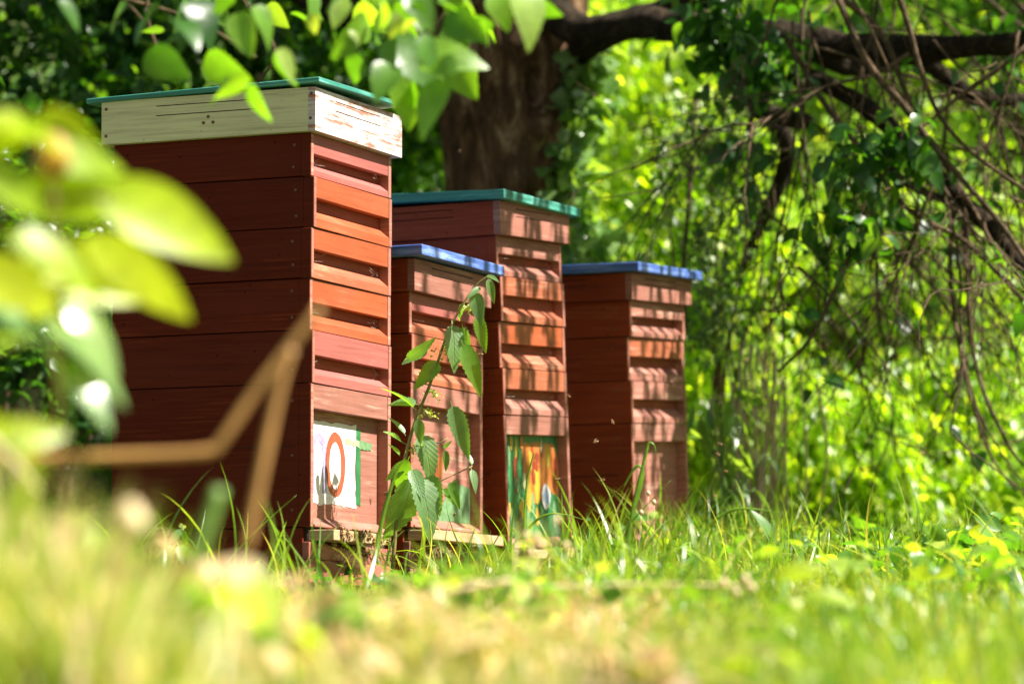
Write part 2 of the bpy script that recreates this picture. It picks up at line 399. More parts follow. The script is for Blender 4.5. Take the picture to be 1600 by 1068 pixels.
def face_with_slots(mb, axis, plane, a0, a1, z0, z1, slots, depth):
    """board face with real saw slots. axis 'x': face looks +x, spans y; axis 'y': face looks -y, spans x"""
    As = sorted({a0, a1, *[s[0] for s in slots], *[s[1] for s in slots]})
    Zs = sorted({z0, z1, *[s[2] for s in slots], *[s[3] for s in slots]})
    def pt(a, z, d): return (plane - d, a, z) if axis == 'x' else (a, plane + d, z)
    def q(p, mi=0): mb.add(p, [(0, 1, 2, 3)], mi)
    for i in range(len(As) - 1):
        for j in range(len(Zs) - 1):
            ca, cz = (As[i] + As[i+1]) / 2, (Zs[j] + Zs[j+1]) / 2
            hole = any(s[0] < ca < s[1] and s[2] < cz < s[3] for s in slots)
            d = depth if hole else 0
            q([pt(As[i], Zs[j], d), pt(As[i+1], Zs[j], d), pt(As[i+1], Zs[j+1], d), pt(As[i], Zs[j+1], d)], 1 if hole else 0)
    for s in slots:
        x0, x1, za, zb = s
        q([pt(x0, za, 0), pt(x1, za, 0), pt(x1, za, depth), pt(x0, za, depth)], 1)
        q([pt(x0, zb, 0), pt(x0, zb, depth), pt(x1, zb, depth), pt(x1, zb, 0)], 1)
        q([pt(x0, za, 0), pt(x0, za, depth), pt(x0, zb, depth), pt(x0, zb, 0)], 1)
        q([pt(x1, za, 0), pt(x1, zb, 0), pt(x1, zb, depth), pt(x1, za, depth)], 1)

def screw(parent, x, y, z, r=0.0035):
    mb = MB(); n = 8
    vs = [(x + r * math.cos(2 * math.pi * k / n), y, z + r * math.sin(2 * math.pi * k / n)) for k in range(n)]
    vs += [(p[0], y - 0.0012, p[2]) for p in vs]
    mb.add(vs, [tuple(range(n, 2 * n)), tuple(reversed(range(n)))] + [(k, (k + 1) % n, n + (k + 1) % n, n + k) for k in range(n)])
    return mb.build('screw', M['screw'], parent)

def super_box(hive, z0, z1, mats, dx=0, dy=0, rz=0, nscrew=2):
    """one shallow box: shell, two corner posts, front rail, sloping front sill"""
    h = z1 - z0; g = 0.0009 + random.uniform(0, .0006)
    rb0 = .56 + random.uniform(-.035, .03); sf = .16 + random.uniform(-.03, .04); sb_ = .36 + random.uniform(-.03, .03)
    rz = rz * 1.8; dx = dx * 1.4
    side, post, rail, sill = mats
    mb = MB(); F = 0.026
    mb.box(-HW, HW - F, -HW, HW, g, h - g); mb.box(HW - F, HW - .0004, -HW, -HW + .003, g, h - g)
    e = mb.build('super_box', [M[side]], hive, bevel=0.0016)
    e.location = (dx, dy, z0); e.rotation_euler = (0, 0, rz)
    pw = 0.017
    for s in (-1, 1):
        p = MB(); y0, y1 = (-HW + .0031, -HW + pw) if s < 0 else (HW - pw, HW)
        p.box(HW - F, HW, y0, y1, g, h - g); p.build('corner_post', M[post], e, bevel=0.0012)
    p = MB(); p.box(HW - F + .003, HW - 0.0015, -HW + pw, HW - pw, h * rb0, h - g); p.build('rail', M[rail], e, bevel=0.0012)
    p = MB(); xi = HW - F; xo = HW - 0.001
    p.prism_y([(xi, g), (xo, g), (xo, h * sf), (xi, h * sb_)], -HW + pw, HW - pw)
    p.build('sill', M[sill], e, bevel=0.001)
    rb = MB(); rb.box(xi - .001, xi + .002, -HW + pw, HW - pw, h * sb_, h * rb0); rb.build('recess_board', M['recess'], e)
    if random.random() < .8:
        cw = MB()
        for side_y in ((HW - pw, -1), (-HW + pw, 1)):
            for k in range(random.randint(2, 6)):
                a = Vector((xi + .002, side_y[0] + side_y[1] * random.uniform(0, .03), h * random.uniform(sb_ + .04, rb0 - .02)))
                b_ = Vector((random.uniform(xi + .006, xo), side_y[0] + side_y[1] * random.uniform(.01, .10), h * random.uniform(sb_ - .05, rb0 + .02)))
                cw.tube([a, (a + b_) / 2 + Vector((0, 0, -.004)), b_], .00028, 3)
        cw.build('cobweb', M['web'], e)['kind'] = 'stuff'
    for k in range(nscrew):
        screw(e, HW - 0.045 + random.uniform(-.004, .004), -HW - .0002, h * (0.25 + 0.5 * k) + random.uniform(-.004, .004))
    return e

def cover_box(hive, z0, z1, hx0, hx1, hy0, hy1, side, front, dx=0, dy=0, rot=(0, 0, 0), slots_side=True):
    h = z1 - z0
    e = MB(); e.box(hx0, hx1 - 0.018, hy0 + 0.018, hy1, 0, h - .001)
    shell = e.build('cover', M[side], hive, bevel=.0015); shell.location = (dx, dy, z0); shell.rotation_euler = rot
    a, b = h * .58, h * .80; t = .0022
    sb = MB()
    c = (hx0 + hx1) / 2
    sl = [(c - .13, c + .14, a, a + t), (c - .13, c + .14, b, b + t)] if slots_side else []
    face_with_slots(sb, 'y', hy0, hx0, hx1 - .018, 0, h, sl, .012)
    # the board's thickness
    sb.add([(hx0, hy0, h), (hx1 - .018, hy0, h), (hx1 - .018, hy0 + .0185, h), (hx0, hy0 + .0185, h)], [(0, 1, 2, 3)])
    sb.add([(hx0, hy0, 0), (hx0, hy0 + .0185, 0), (hx1 - .018, hy0 + .0185, 0), (hx1 - .018, hy0, 0)], [(0, 1, 2, 3)])
    sb.add([(hx0, hy0, 0), (hx0, hy0, h), (hx0, hy0 + .0185, h), (hx0, hy0 + .0185, 0)], [(0, 1, 2, 3)])
    sb.build('side_board', [M[side], M['slot']], shell)
    fb = MB(); cyy = (hy0 + hy1) / 2
    face_with_slots(fb, 'x', hx1, hy0, hy1, 0.0005, h - .0005, [(cyy - .15, cyy + .13, a, a + t), (cyy - .15, cyy + .13, b, b + t)], .012)
    fb.add([(hx1 - .018, hy0, 0), (hx1, hy0, 0), (hx1, hy0, h), (hx1 - .018, hy0, h)], [(0, 1, 2, 3)])
    fb.add([(hx1 - .018, hy1, 0), (hx1 - .018, hy1, h), (hx1, hy1, h), (hx1, hy1, 0)], [(0, 1, 2, 3)])
    fb.add([(hx1 - .018, hy0, h), (hx1, hy0, h), (hx1, hy1, h), (hx1 - .018, hy1, h)], [(0, 1, 2, 3)])
    fb.add([(hx1 - .018, hy0, 0), (hx1 - .018, hy1, 0), (hx1, hy1, 0), (hx1, hy0, 0)], [(0, 1, 2, 3)])
    fb.build('front_board', [M[front], M['slot']], shell)
    return shell

def jag(pts, amp, seed, n=6):
    """subdivide a closed outline (y,z) and roughen it like a brush edge"""
    out = []
    for i in range(len(pts)):
        a, b = pts[i], pts[(i + 1) % len(pts)]
        for k in range(n):
            t = k / n; y = a[0] + (b[0] - a[0]) * t; z = a[1] + (b[1] - a[1]) * t
            v = noise.noise_vector(Vector((y * 60, z * 60, seed)))
            out.append((y + v.x * amp, z + v.y * amp))
    return out

def daub(name, parent, x, outline, mat, hole=None):
    """a coat of paint lying on the panel: outline in (y,z) on plane x"""
    bm = bmesh.new(); t = .0005
    if hole:
        n = len(outline)
        fr = [bm.verts.new((x + t, *p)) for p in outline]; hi = [bm.verts.new((x + t, *p)) for p in hole]
        for i in range(n): bm.faces.new((fr[i], fr[(i + 1) % n], hi[(i + 1) % n], hi[i]))
    else:
        f = bm.faces.new([bm.verts.new((x + t, *p)) for p in outline]); bmesh.ops.triangulate(bm, faces=[f])
    r = bmesh.ops.extrude_face_region(bm, geom=bm.faces[:])
    bmesh.ops.translate(bm, verts=[v for v in r['geom'] if isinstance(v, bmesh.types.BMVert)], vec=(t, 0, 0))
    bmesh.ops.recalc_face_normals(bm, faces=bm.faces[:])
    me = bpy.data.meshes.new(name); bm.to_mesh(me); bm.free()
    return link(name, me, M[mat], parent)

def oval(cy_, cz, ry, rz, n=28, amp=0.0, seed=0):
    o = []
    for k in range(n):
        a = 2 * math.pi * k / n
        j = 1 + amp * noise.noise(Vector((math.cos(a) * 2, math.sin(a) * 2, seed)))
        o.append((cy_ + ry * math.cos(a) * j, cz + rz * math.sin(a) * j))
    return o

def brood_box(hive, z0, z1, side, rail_h, rail_mat, panel_mat, painter=None):
    h = z1 - z0; F = .030; g = .001
    mb = MB(); mb.box(-HW, HW - F, -HW, HW, g, h - g); mb.box(HW - F, HW - .0004, -HW, -HW + .003, g, h - g)
    e = mb.build('brood_box', M[side], hive, bevel=.0016); e.location = (0, 0, z0)
    pw = .018
    for s in (-1, 1):
        p = MB(); y0, y1 = (-HW + .0031, -HW + pw) if s < 0 else (HW - pw, HW)
        p.box(HW - F, HW, y0, y1, g, h - g); p.build('corner_post', M['post'], e, bevel=.0012)
    p = MB(); p.box(HW - F + .002, HW - .0015, -HW + pw, HW - pw, h - rail_h, h - g); p.build('rail', M[rail_mat], e, bevel=.0012)
    p = MB(); p.box(HW - F - .001, HW - F + .003, -HW + pw, HW - pw, .001, h - rail_h); p.build('front_panel', M[panel_mat], e)
    # sloped entrance strip
    p = MB(); p.prism_y([(HW - F + .0035, .0015), (HW + .004, .0015), (HW + .004, .006), (HW - F + .0035, .026)], -HW + pw, HW - pw); p.build('entrance_strip', M['pinkbrown'], e, bevel=.001)
    sb = MB(); sb.box(-HW + .02, HW - F - .01, -HW - .0012, -HW - .0002, h * .56, h * .56 + .0022); sb.build('board_joint', M['slot'], e)
    for zz in (.12, .5, .88): screw(e, HW - .045, -HW - .0002, h * zz)
    if painter: painter(e, HW - F + .003, -HW + pw, HW - pw, 0.026, h - rail_h)
    return e

def base_part(hive, z1, side, front, lb_mat, y0=-.22, y1=.25, jut=.052):
    """floor of the hive with its landing board"""
    mb = MB(); mb.box(-HW, HW - .02, -HW + .002, HW - .002, 0, z1 - .001)
    e = mb.build('hive_floor', M[side], hive, bevel=.002)
    f = MB(); f.box(HW - .02, HW - .001, -HW, HW, 0, z1 * .42 - .001); f.build('front_board', M[front], e, bevel=.0015)
    f = MB(); f.box(HW - .02, HW - .003, -HW, HW, z1 * .42, z1 - .034); f.build('front_board', M[front], e, bevel=.0015)
    f = MB(); f.box(HW - .012, HW + jut, y0, y1, z1 - .031, z1 - .006); f.build('landing_board', M[lb_mat], e, bevel=.002)
    f = MB(); f.box(HW - .02, HW - .012, -HW + .01, HW - .01, z1 - .034, z1 - .001); f.build('entrance_gap_shade', M['slot'], e)  # solid near-black strip painted as the shade inside the entrance
    return e

def roof(hive, z0, th, x0, x1, y0, y1, mat, rot=(0, 0, 0), board=None):
    mb = MB(); mb.box(x0, x1, y0, y1, 0, th)
    o = mb.build('roof', M[mat], hive, bevel=.003); o.location = (0, 0, z0); o.rotation_euler = rot
    o.modifiers['edge'].segments = 3
    if board:
        b = MB(); b.box(x0 + .008, x1 - .008, y0 + .008, y1 - .008, -board, -.0005); b.build('under_board', M['greywood'], o, bevel=.001)
    return o

def zpx(py, d): return P(800, py, d).z

def hive_at(px, py_base, d, label, tilt_row=0.0, tilt_front=0.0, yaw=0.0):
    """empty at the hive's base centre; (px, d) locate its near front corner"""
    c = P(px, py_base, d)
    Rz = Matrix.Rotation(YAW + yaw, 3, 'Z')
    cen = Vector((c.x, c.y, c.z)) - Rz @ Vector((HW * SX, -HW * SY, 0))
    e = empty('beehive', cen); e.scale = (SX, SY, 1)
    # lean along the row (about local x), lean to the front (about local y)
    R = Matrix.Rotation(YAW + yaw, 4, 'Z') @ Matrix.Rotation(tilt_row, 4, 'X') @ Matrix.Rotation(tilt_front, 4, 'Y')
    e.rotation_euler = R.to_euler()
    tag(e, label, 'beehive', 'wooden beehives standing in a row in the grass')
    return e

def levels(pys, d): return [zpx(p, d) for p in pys]

# --- hive 1: tall, white cover
d1 = 8.9
L = levels([908, 822, 597, 514, 433, 354, 274, 206, 138], d1); zb = L[0]; L = [z - zb for z in L]
h1 = hive_at(484.5, 908, d1, 'tallest dark red beehive with a peeling white cover and orange front rails', tilt_row=.004)
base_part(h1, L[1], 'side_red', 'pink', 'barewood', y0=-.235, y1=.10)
def paint1(e, x, y0, y1, z0, z1):
    W = y1 - y0; H = z1 - z0
    A = lambda u, v: (y0 + u * W, z0 + v * H)
    daub('white_patch', e, x, jag([A(.02, .13), A(.06, .15), A(.20, .125), A(.45, .15), A(.70, .125), A(.685, .5), A(.70, .93), A(.3, .90), A(.01, .915)], .007, 1.0), 'paint_white')
    o = oval(*A(.42, .52), .062, .078, amp=.06, seed=4)
    i = oval(*A(.42, .51), .036, .057, amp=.06, seed=7)
    daub('painted_zero', e, x + .0006, o, 'paint_brick', hole=i)
    # faded lilac arch left of the zero
    arch = []; inner = []
    for k in range(13):
        a = math.pi * k / 12
        arch.append((A(.2, .62)[0] + .048 * math.cos(a), A(.2, .62)[1] + .044 * math.sin(a)))
        inner.append((A(.2, .62)[0] + .024 * math.cos(a), A(.2, .62)[1] + .022 * math.sin(a)))
    ol = [(arch[0][0], A(0, .24)[1])] + arch + [(arch[-1][0], A(0, .22)[1]), (inner[-1][0], A(0, .22)[1])] + inner[::-1] + [(inner[0][0], A(0, .24)[1])]
    daub('painted_arch', e, x + .0006, jag(ol, .0009, 4.0, 1), 'paint_lilac')
    daub('green_stripe', e, x, jag([A(.70, .16), A(.76, .16), A(.76, .88), A(.70, .90)], .003, 2.0), 'paint_green')
    daub('green_stroke', e, x + .0008, jag([A(.55, .73), A(.74, .72), A(.74, .775), A(.55, .78)], .004, 3.0), 'paint_buff')
    daub('green_stroke', e, x + .0008, jag([A(.74, .70), A(.9, .70), A(.92, .77), A(.74, .785)], .004, 3.0), 'paint_palegreen')
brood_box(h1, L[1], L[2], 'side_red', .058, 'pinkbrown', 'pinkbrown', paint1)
seq = [('pink', 'pink'), ('orange', 'orange'), ('orange', 'orange_b'), ('orange', 'orange'), ('pink', 'pink')]
offs = [(.001, .001, .002), (-.002, .003, -.003), (.0005, -.002, .0), (.002, .001, .004), (.0, -.001, -.002)]
for k, (r_, s_) in enumerate(seq):
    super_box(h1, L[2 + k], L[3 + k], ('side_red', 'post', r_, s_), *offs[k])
cover_box(h1, L[7], L[8], -HW - .024, HW + .018, -HW - .022, HW + .024, 'white', 'white_peel')
roof(h1, L[8] + .006, .013, -HW - .060, HW + .036, -HW - .030, HW - .028, 'green_roof', rot=(.010, -.018, -.012), board=.0)
for x_, z_ in ((-.262, .02), (-.262, .085), (.258, .088), (.256, .03), (0.0, .05), (-.012, .036), (.012, .036)):
    screw(h1, x_, -HW - .0222, L[7] + z_, .004)

# --- hive 2: low, blue roof
d2 = 9.42
L = levels([912, 822, 595, 519, 454, 404], d2); zb = L[0]; L = [z - zb for z in L]
h2 = hive_at(642, 912, d2, 'low red beehive with a blue roof standing behind the tall nettle', tilt_row=.008)
base_part(h2, L[1], 'side_red_b', 'pinkbrown', 'barewood', y0=-.24, y1=.26)
def paint2(e, x, y0, y1, z0, z1):
    W = y1 - y0; H = z1 - z0
    A = lambda u, v: (y0 + u * W, z0 + v * H)
    daub('green_patch', e, x, jag([A(.45, 0.0), A(.99, 0.0), A(.99, .32), A(.8, .36), A(.6, .18)], .006, 2.0), 'paint_palegreen')
    daub('red_stroke', e, x, jag([A(.35, .30), A(.5, .28), A(.62, .62), A(.45, .70), A(.3, .55)], .008, 5.0), 'paint_brick')
    daub('yellow_stroke', e, x + .0005, jag([A(.5, .36), A(.56, .4), A(.58, .56), A(.5, .58)], .006, 9.0), 'paint_orange')
brood_box(h2, L[1], L[2], 'side_red_b', .052, 'pinkbrown', 'pinkbrown', paint2)
super_box(h2, L[2], L[3], ('side_red_b', 'post', 'orange_b', 'orange_b'), .001, .001, .002, 3)
super_box(h2, L[3], L[4], ('side_red_b', 'post', 'pink', 'orange_b'), -.001, -.001, -.003, 3)
cover_box(h2, L[4], L[5], -HW - .018, HW + .017, -HW - .018, HW + .018, 'side_red_b', 'pinkbrown')
roof(h2, L[5] + .001, .027, -HW - .045, HW + .045, -HW - .045, HW + .045, 'blue_roof', rot=(0, -.012, .006))

# --- hive 3: teal roof, painted green panel
d3 = 9.93
L = levels([935, 850, 642, 569, 497, 426, 363, 311], d3); zb = L[0]; L = [z - zb for z in L]
h3 = hive_at(797, 935, d3, 'tall beehive with a teal roof and a green painted front panel', tilt_row=.062, tilt_front=-.012)
base_part(h3, L[1], 'side_red_b', 'pinkbrown', 'barewood', y0=-.24, y1=.25)
def paint3(e, x, y0, y1, z0, z1):
    W = y1 - y0; H = z1 - z0
    A = lambda u, v: (y0 + u * W, z0 + v * H)
    daub('green_ground', e, x, [A(.0, .0), A(.99, .0), A(.99, .995), A(.0, .995)], 'paint_green')
    daub('orange_field', e, x + .0006, jag([A(.40, .55), A(.5, .30), A(.66, .36), A(.8, .45), A(.985, .40), A(.985, .80), A(.9, .93), A(.6, .95), A(.40, .93)], .012, 6.0), 'paint_orange')
    for u, v, a, b, m_ in ((.29, .62, .055, .20, 'paint_red'), (.33, .12, .03, .16, 'paint_red'), (.56, .72, .03, .20, 'paint_red'), (.48, .42, .045, .18, 'paint_yellow'), (.62, .52, .05, .2, 'paint_yellow'), (.82, .8, .04, .12, 'paint_yellow'),
                           (.12, .38, .03, .16, 'paint_palegreen'), (.20, .14, .03, .12, 'paint_palegreen'), (.46, .16, .03, .12, 'paint_palegreen'), (.68, .2, .03, .12, 'paint_palegreen'), (.9, .22, .03, .14, 'paint_palegreen'), (.72, .86, .03, .08, 'paint_red')):
        c = A(u, v)
        daub('brush_stroke', e, x + .0012, jag(oval(c[0], c[1], a * W, b * H, 12), .003, u * 9, 2), m_)
    rs = random.Random(5)
    for k in range(34):
        u, v = rs.uniform(.04, .96), rs.uniform(.05, .95)
        m_ = rs.choice(['paint_palegreen', 'paint_green', 'paint_palegreen', 'paint_yellow']) if (u < .38 or v < .38) else rs.choice(['paint_yellow', 'paint_orange', 'paint_red', 'paint_buff', 'paint_yellow'])
        cc = A(u, v); daub('brush_stroke', e, x + .0012 + k * .00002, jag(oval(cc[0], cc[1], rs.uniform(.008, .016), rs.uniform(.012, .034), 8, .5, k), .004, k * 1.3, 2), m_)
    c = A(.76, .40)
    daub('white_oval', e, x + .0026, oval(c[0], c[1], .034, .034, amp=.12), 'paint_white')
    daub('blue_oval', e, x + .0032, oval(c[0] + .002, c[1], .020, .023, amp=.5), 'paint_blue')
brood_box(h3, L[1], L[2], 'side_red_b', .050, 'pinkbrown', 'pinkbrown', paint3)
for k, (r_, s_) in enumerate([('orange_b', 'pinkbrown'), ('orange', 'orange_b'), ('orange_b', 'orange_b'), ('pinkbrown', 'pinkbrown')]):
    super_box(h3, L[2 + k], L[3 + k], ('side_red_b', 'post', r_, s_), [.001, -.002, .002, -.003][k], [-.002, .001, -.001, .002][k], [.002, -.004, .002, -.002][k])
cover_box(h3, L[6], L[7], -HW - .018, HW + .016, -HW - .018, HW + .02, 'side_red_b', 'pinkbrown')
roof(h3, L[7] + .002, .024, -HW - .045, HW + .038, -HW - .045, HW + .048, 'green_roof', rot=(-.03, .028, 0))

# --- hive 4: blue roof, farthest
d4 = 10.68
L = levels([925, 838, 653, 587, 519, 462, 421], d4); zb = L[0]; L = [z - zb for z in L]
h4 = hive_at(994, 925, d4, 'farthest low beehive with a blue roof and a plain reddish front panel', tilt_row=.068, tilt_front=.0)
base_part(h4, L[1], 'side_red_b', 'pinkbrown', 'barewood', y0=-.24, y1=.25)
brood_box(h4, L[1], L[2], 'side_red_b', .050, 'pinkbrown', 'pinkbrown')
for k, (r_, s_) in enumerate([('pinkbrown', 'pinkbrown'), ('orange_b', 'pinkbrown'), ('pinkbrown', 'pinkbrown')]):
    super_box(h4, L[2 + k], L[3 + k], ('side_red_b', 'post', r_, s_), [.001, -.003, .002][k], [-.002, .001, -.001][k], [.002, -.003, .003][k])
cover_box(h4, L[5], L[6], -HW - .018, HW + .018, -HW - .018, HW + .018, 'side_red_b', 'pinkbrown')
roof(h4, L[6] + .001, .026, -HW - .040, HW + .046, -HW - .040, HW + .040, 'blue_roof', rot=(-.01, .004, 0))
HIVES = (h1, h2, h3, h4)

# ------------------------------------------------------------------ big tree
tree = empty('tree', (0.05, 12.4, float(gz(0.05, 12.4))))
tag(tree, 'old tree with a thick knotted brown trunk behind the teal roofed hive', 'tree')
def tp(v): return Vector(v) - tree.location
trunk = MB()
TD = 12.4
tc_ = [(812, 900, TD, .22), (806, 700, TD, .17), (800, 500, TD, .155), (797, 380, TD, .155), (795, 280, TD, .185), (793, 180, TD, .215), (795, 90, TD, .245), (785, 0, TD, .26), (780, -120, TD, .23), (770, -260, TD, .24)]
ctr = curve_pts([P(a, b, c) for a, b, c, r in tc_], 10)
rr = np.interp(np.linspace(0, len(tc_) - 1, len(ctr)), range(len(tc_)), [r for *_, r in tc_])
seg = 72; vs = []
for i, p in enumerate(ctr):
    for k in range(seg):
        th = 2 * math.pi * k / seg; q = Vector((math.cos(th), math.sin(th), 0))
        s = Vector((q.x * 2.4, q.y * 2.4, p.z * .75))
        r = rr[i] * (1 + .20 * noise.noise(s) + .30 * abs(noise.noise(Vector((q.x * 4.5, q.y * 4.5, p.z * 1.3)))) * 1.2 - .05 + .05 * noise.fractal(Vector((q.x * 9, q.y * 9, p.z * 12)), .8, 2, 3))
        w_ = p + q * r
        # knots: a rimmed hollow and swollen burls facing the camera
        for (kx, ky, rad, amp) in ((838, 135, .085, -.10), (868, 118, .05, .05), (822, 160, .05, .05), (850, 190, .05, .05), (838, 205, .045, .05), (828, 285, .06, .06), (815, 240, .04, .03), (760, 90, .06, .03)):
            c = P(kx, ky, TD - .17)
            dd = (w_ - c).length
            if dd < rad * 2: w_ = w_ + q * amp * math.exp(-(dd / rad) ** 2)
        vs.append(w_ - tree.location)
fs = [(i * seg + k, i * seg + (k + 1) % seg, (i + 1) * seg + (k + 1) % seg, (i + 1) * seg + k) for i in range(len(ctr) - 1) for k in range(seg)]
trunk.add(vs, fs); trunk.build('trunk', M['bark'], tree, smooth=True)

def limb(ctrl, r0, r1, name='limb', mat='shadebark', seg=12, wob=.35, parent=tree, n=7):
    pts = curve_pts([P(*c) for c in ctrl], n)
    rad = np.linspace(r0, r1, len(pts))
    base = parent.location if parent else Vector((0, 0, 0))
    pts2 = [p + Vector(noise.noise_vector(p * 3.1)) * .012 for p in pts]
    mb = MB(); mb.tube([p - base for p in pts2], list(rad), seg, wob=wob, freq=7)
    o = mb.build(name, M[mat], parent, smooth=True)
    return o, pts2
LIMBS = []
for ctrl, r0, r1 in [
    ([(830, -40, 12.3), (900, 45, 12.1), (1000, 38, 11.9), (1120, 45, 11.7), (1240, 60, 11.6), (1340, 78, 11.5), (1480, 76, 11.4), (1640, 66, 11.2)], .060, .032),
    ([(900, 80, 12.2), (980, 40, 12.1), (1080, 0, 12.0), (1200, -40, 12.0), (1400, -60, 12)], .05, .03),
    ([(1130, 50, 11.7), (1205, 105, 11.7), (1290, 135, 11.6), (1380, 190, 11.5), (1480, 290, 11.3), (1560, 370, 11.2), (1625, 450, 11.1)], .034, .016),
    ([(1240, 60, 11.6), (1330, 105, 11.8), (1430, 90, 11.9), (1520, 150, 11.9), (1640, 150, 12)], .032, .02),
    ([(1220, 180, 11.9), (1260, 190, 12), (1190, 170, 12.2), (1150, 120, 12.4)], .02, .03),
    ([(1380, 250, 11.7), (1420, 290, 11.6), (1500, 330, 11.6), (1600, 420, 11.5)], .014, .009),
    ([(1180, 60, 12.4), (1170, 150, 12.5), (1230, 240, 12.6), (1160, 420, 12.8)], .04, .02),
    ([(430, -30, 12.8), (520, 15, 12.7), (620, 20, 12.6), (760, -10, 12.5)], .03, .08),
]:
    o, pts = limb(ctrl, r0, r1); LIMBS.append(pts)
# thinner drooping branches seen against the light
for ctrl, r0, r1 in [
    ([(1300, -30, 11), (1350, 90, 11), (1420, 170, 11), (1480, 250, 10.9), (1560, 340, 10.9), (1620, 430, 10.8)], .012, .007),
    ([(1320, 0, 11.2), (1385, 60, 11.2), (1440, 200, 11.2), (1500, 290, 11.1), (1560, 400, 11)], .011, .006),
    ([(1230, 60, 11.3), (1290, 160, 11.3), (1360, 250, 11.2), (1420, 330, 11.2), (1510, 380, 11.2), (1600, 470, 11.1)], .011, .007),
    ([(1490, 300, 11.4), (1484, 420, 11.4), (1505, 560, 11.3), (1545, 700, 11.3), (1590, 770, 11.3)], .008, .003),
    ([(1505, 330, 11.4), (1510, 430, 11.3), (1530, 580, 11.3), (1575, 690, 11.2), (1610, 740, 11.2)], .009, .004),
    ([(1620, 60, 11), (1560, 110, 11), (1480, 170, 11.1), (1400, 250, 11.1), (1340, 350, 11.2)], .009, .004),
    ([(1340, 360, 10.9), (1310, 440, 10.9), (1270, 520, 10.9), (1215, 580, 11)], .008, .004),
    ([(1090, 150, 12), (1080, 300, 12), (1070, 420, 12), (1075, 520, 12)], .010, .007),
    ([(1175, 170, 11.8), (1180, 300, 11.8), (1240, 380, 11.9), (1200, 480, 11.9)], .008, .003),
    ([(1400, -20, 10.8), (1440, 120, 10.8), (1500, 220, 10.8), (1640, 320, 10.8)], .009, .005),
]:
    o, pts = limb(ctrl, r0, r1, 'branch', 'twig', 7, .2); LIMBS.append(pts)

def grow(mb, start, dirn, length, r, depth, base, ends, droop=.5, seg=5):
    n = max(4, int(length / .07)); p = Vector(start); d = Vector(dirn).normalized(); pts = [p.copy()]
    for i in range(n):
        d = (d + Vector((random.gauss(0, .13), random.gauss(0, .10), random.gauss(0, .13) - droop * .07))).normalized()
        p = p + d * (length / n); pts.append(p.copy())
        if depth > 0 and random.random() < .42:
            s = Vector((random.gauss(0, .6), random.gauss(0, .5), random.gauss(-.1, .5)))
            grow(mb, p, d + s, length * random.uniform(.3, .6), r * .6, depth - 1, base, ends, droop, 4)
    mb.tube([q - base for q in pts], list(np.linspace(r, r * .35, len(pts))), seg)
    ends.append(pts)
twg = MB(); ENDS = []
for k in range(105):
    px = random.uniform(1215, 1690); py = random.uniform(-60, 230) if random.random() < .8 else random.uniform(200, 420)
    d = random.uniform(10.9, 12.6)
    grow(twg, P(px, py, d), (random.gauss(.35, .45), random.gauss(0, .2), random.gauss(-.7, .35)), random.uniform(.45, 1.1), random.uniform(.003, .0065), 2, tree.location, ENDS, .5)
o = twg.build('twigs', M['twig'], tree, smooth=True); tag(o, kind='stuff')

def leaf_parts(pos, size, temps, tilt=.7, sj=.3, yaw=None, pitch0=.25):
    """scatter leaves at positions; returns instance parts"""
    Np = len(pos); out = []
    sel = rng.integers(0, len(temps), Np)
    yw = rng.uniform(0, 2 * np.pi, Np) if yaw is None else rng.normal(yaw, .8, Np)
    pt = rng.normal(pitch0, tilt, Np); rl = rng.normal(0, tilt, Np)
    sc = size * np.clip(rng.normal(1, sj, Np), .35, 1.9)
    R = rot_mats(yw, pt, rl, sc)
    for i, t in enumerate(temps):
        k = sel == i; out.append((t, R[k], pos[k]))
    return out
T_BG = [leaf_template(2, .55, 0, .3, .15), leaf_template(3, .5, 0, .35, .35), leaf_template(3, .7, 0, .2, .25, .7)]
T_MED = [leaf_template(6, .62, 0, .25, .35, .8, .15), leaf_template(6, .75, 0, .15, .5, .75, .15), leaf_template(6, .55, 0, .4, .2, .85, .1)]
T_IVY = [leaf_template(4, .95, .18, .15, .2, .6, .1), leaf_template(3, .85, 0, .1, .3, .6, .1)]

def clumped(c, rad, n, nclump=50, cr=.16, shell=.6):
    """positions clumped through an ellipsoid, leaving gaps between clumps"""
    c = np.array(c); rad = np.array(rad)
    u = rng.normal(size=(nclump, 3)); u /= np.linalg.norm(u, axis=1)[:, None]
    r = rng.uniform(shell, 1.0, nclump) ** .6
    cc = c + u * rad * r[:, None]
    w_ = rng.uniform(.3, 1, nclump); idx = rng.choice(nclump, n, p=w_ / w_.sum())
    return cc[idx] + rng.normal(size=(n, 3)) * (cr * rad.mean()) * rng.uniform(.4, 1.2, nclump)[idx][:, None]

# crown, above the picture, whose shade falls on the far hives and the thicket behind, with unseen clusters added for shade
cp = np.concatenate([clumped((3.4, 15.6, 4.7), (1.2, .9, .6), 3600, 36, .2), clumped((2.3, 11.15, 4.0), (1.3, .42, .6), 2600, 26, .15), clumped((.35, 12.8, 5.0), (1.6, 1.4, 1.1), 7200, 50, .18), clumped((-1.4, 13.0, 4.4), (1.3, 1.4, .9), 5000, 40, .2)])
cp = cp[cp[:, 2] > 3.1]
build_instances('crown_and_shade_leaves', leaf_parts(cp - np.array(tree.location), .10, T_BG), M['leaf_mid'], tree)
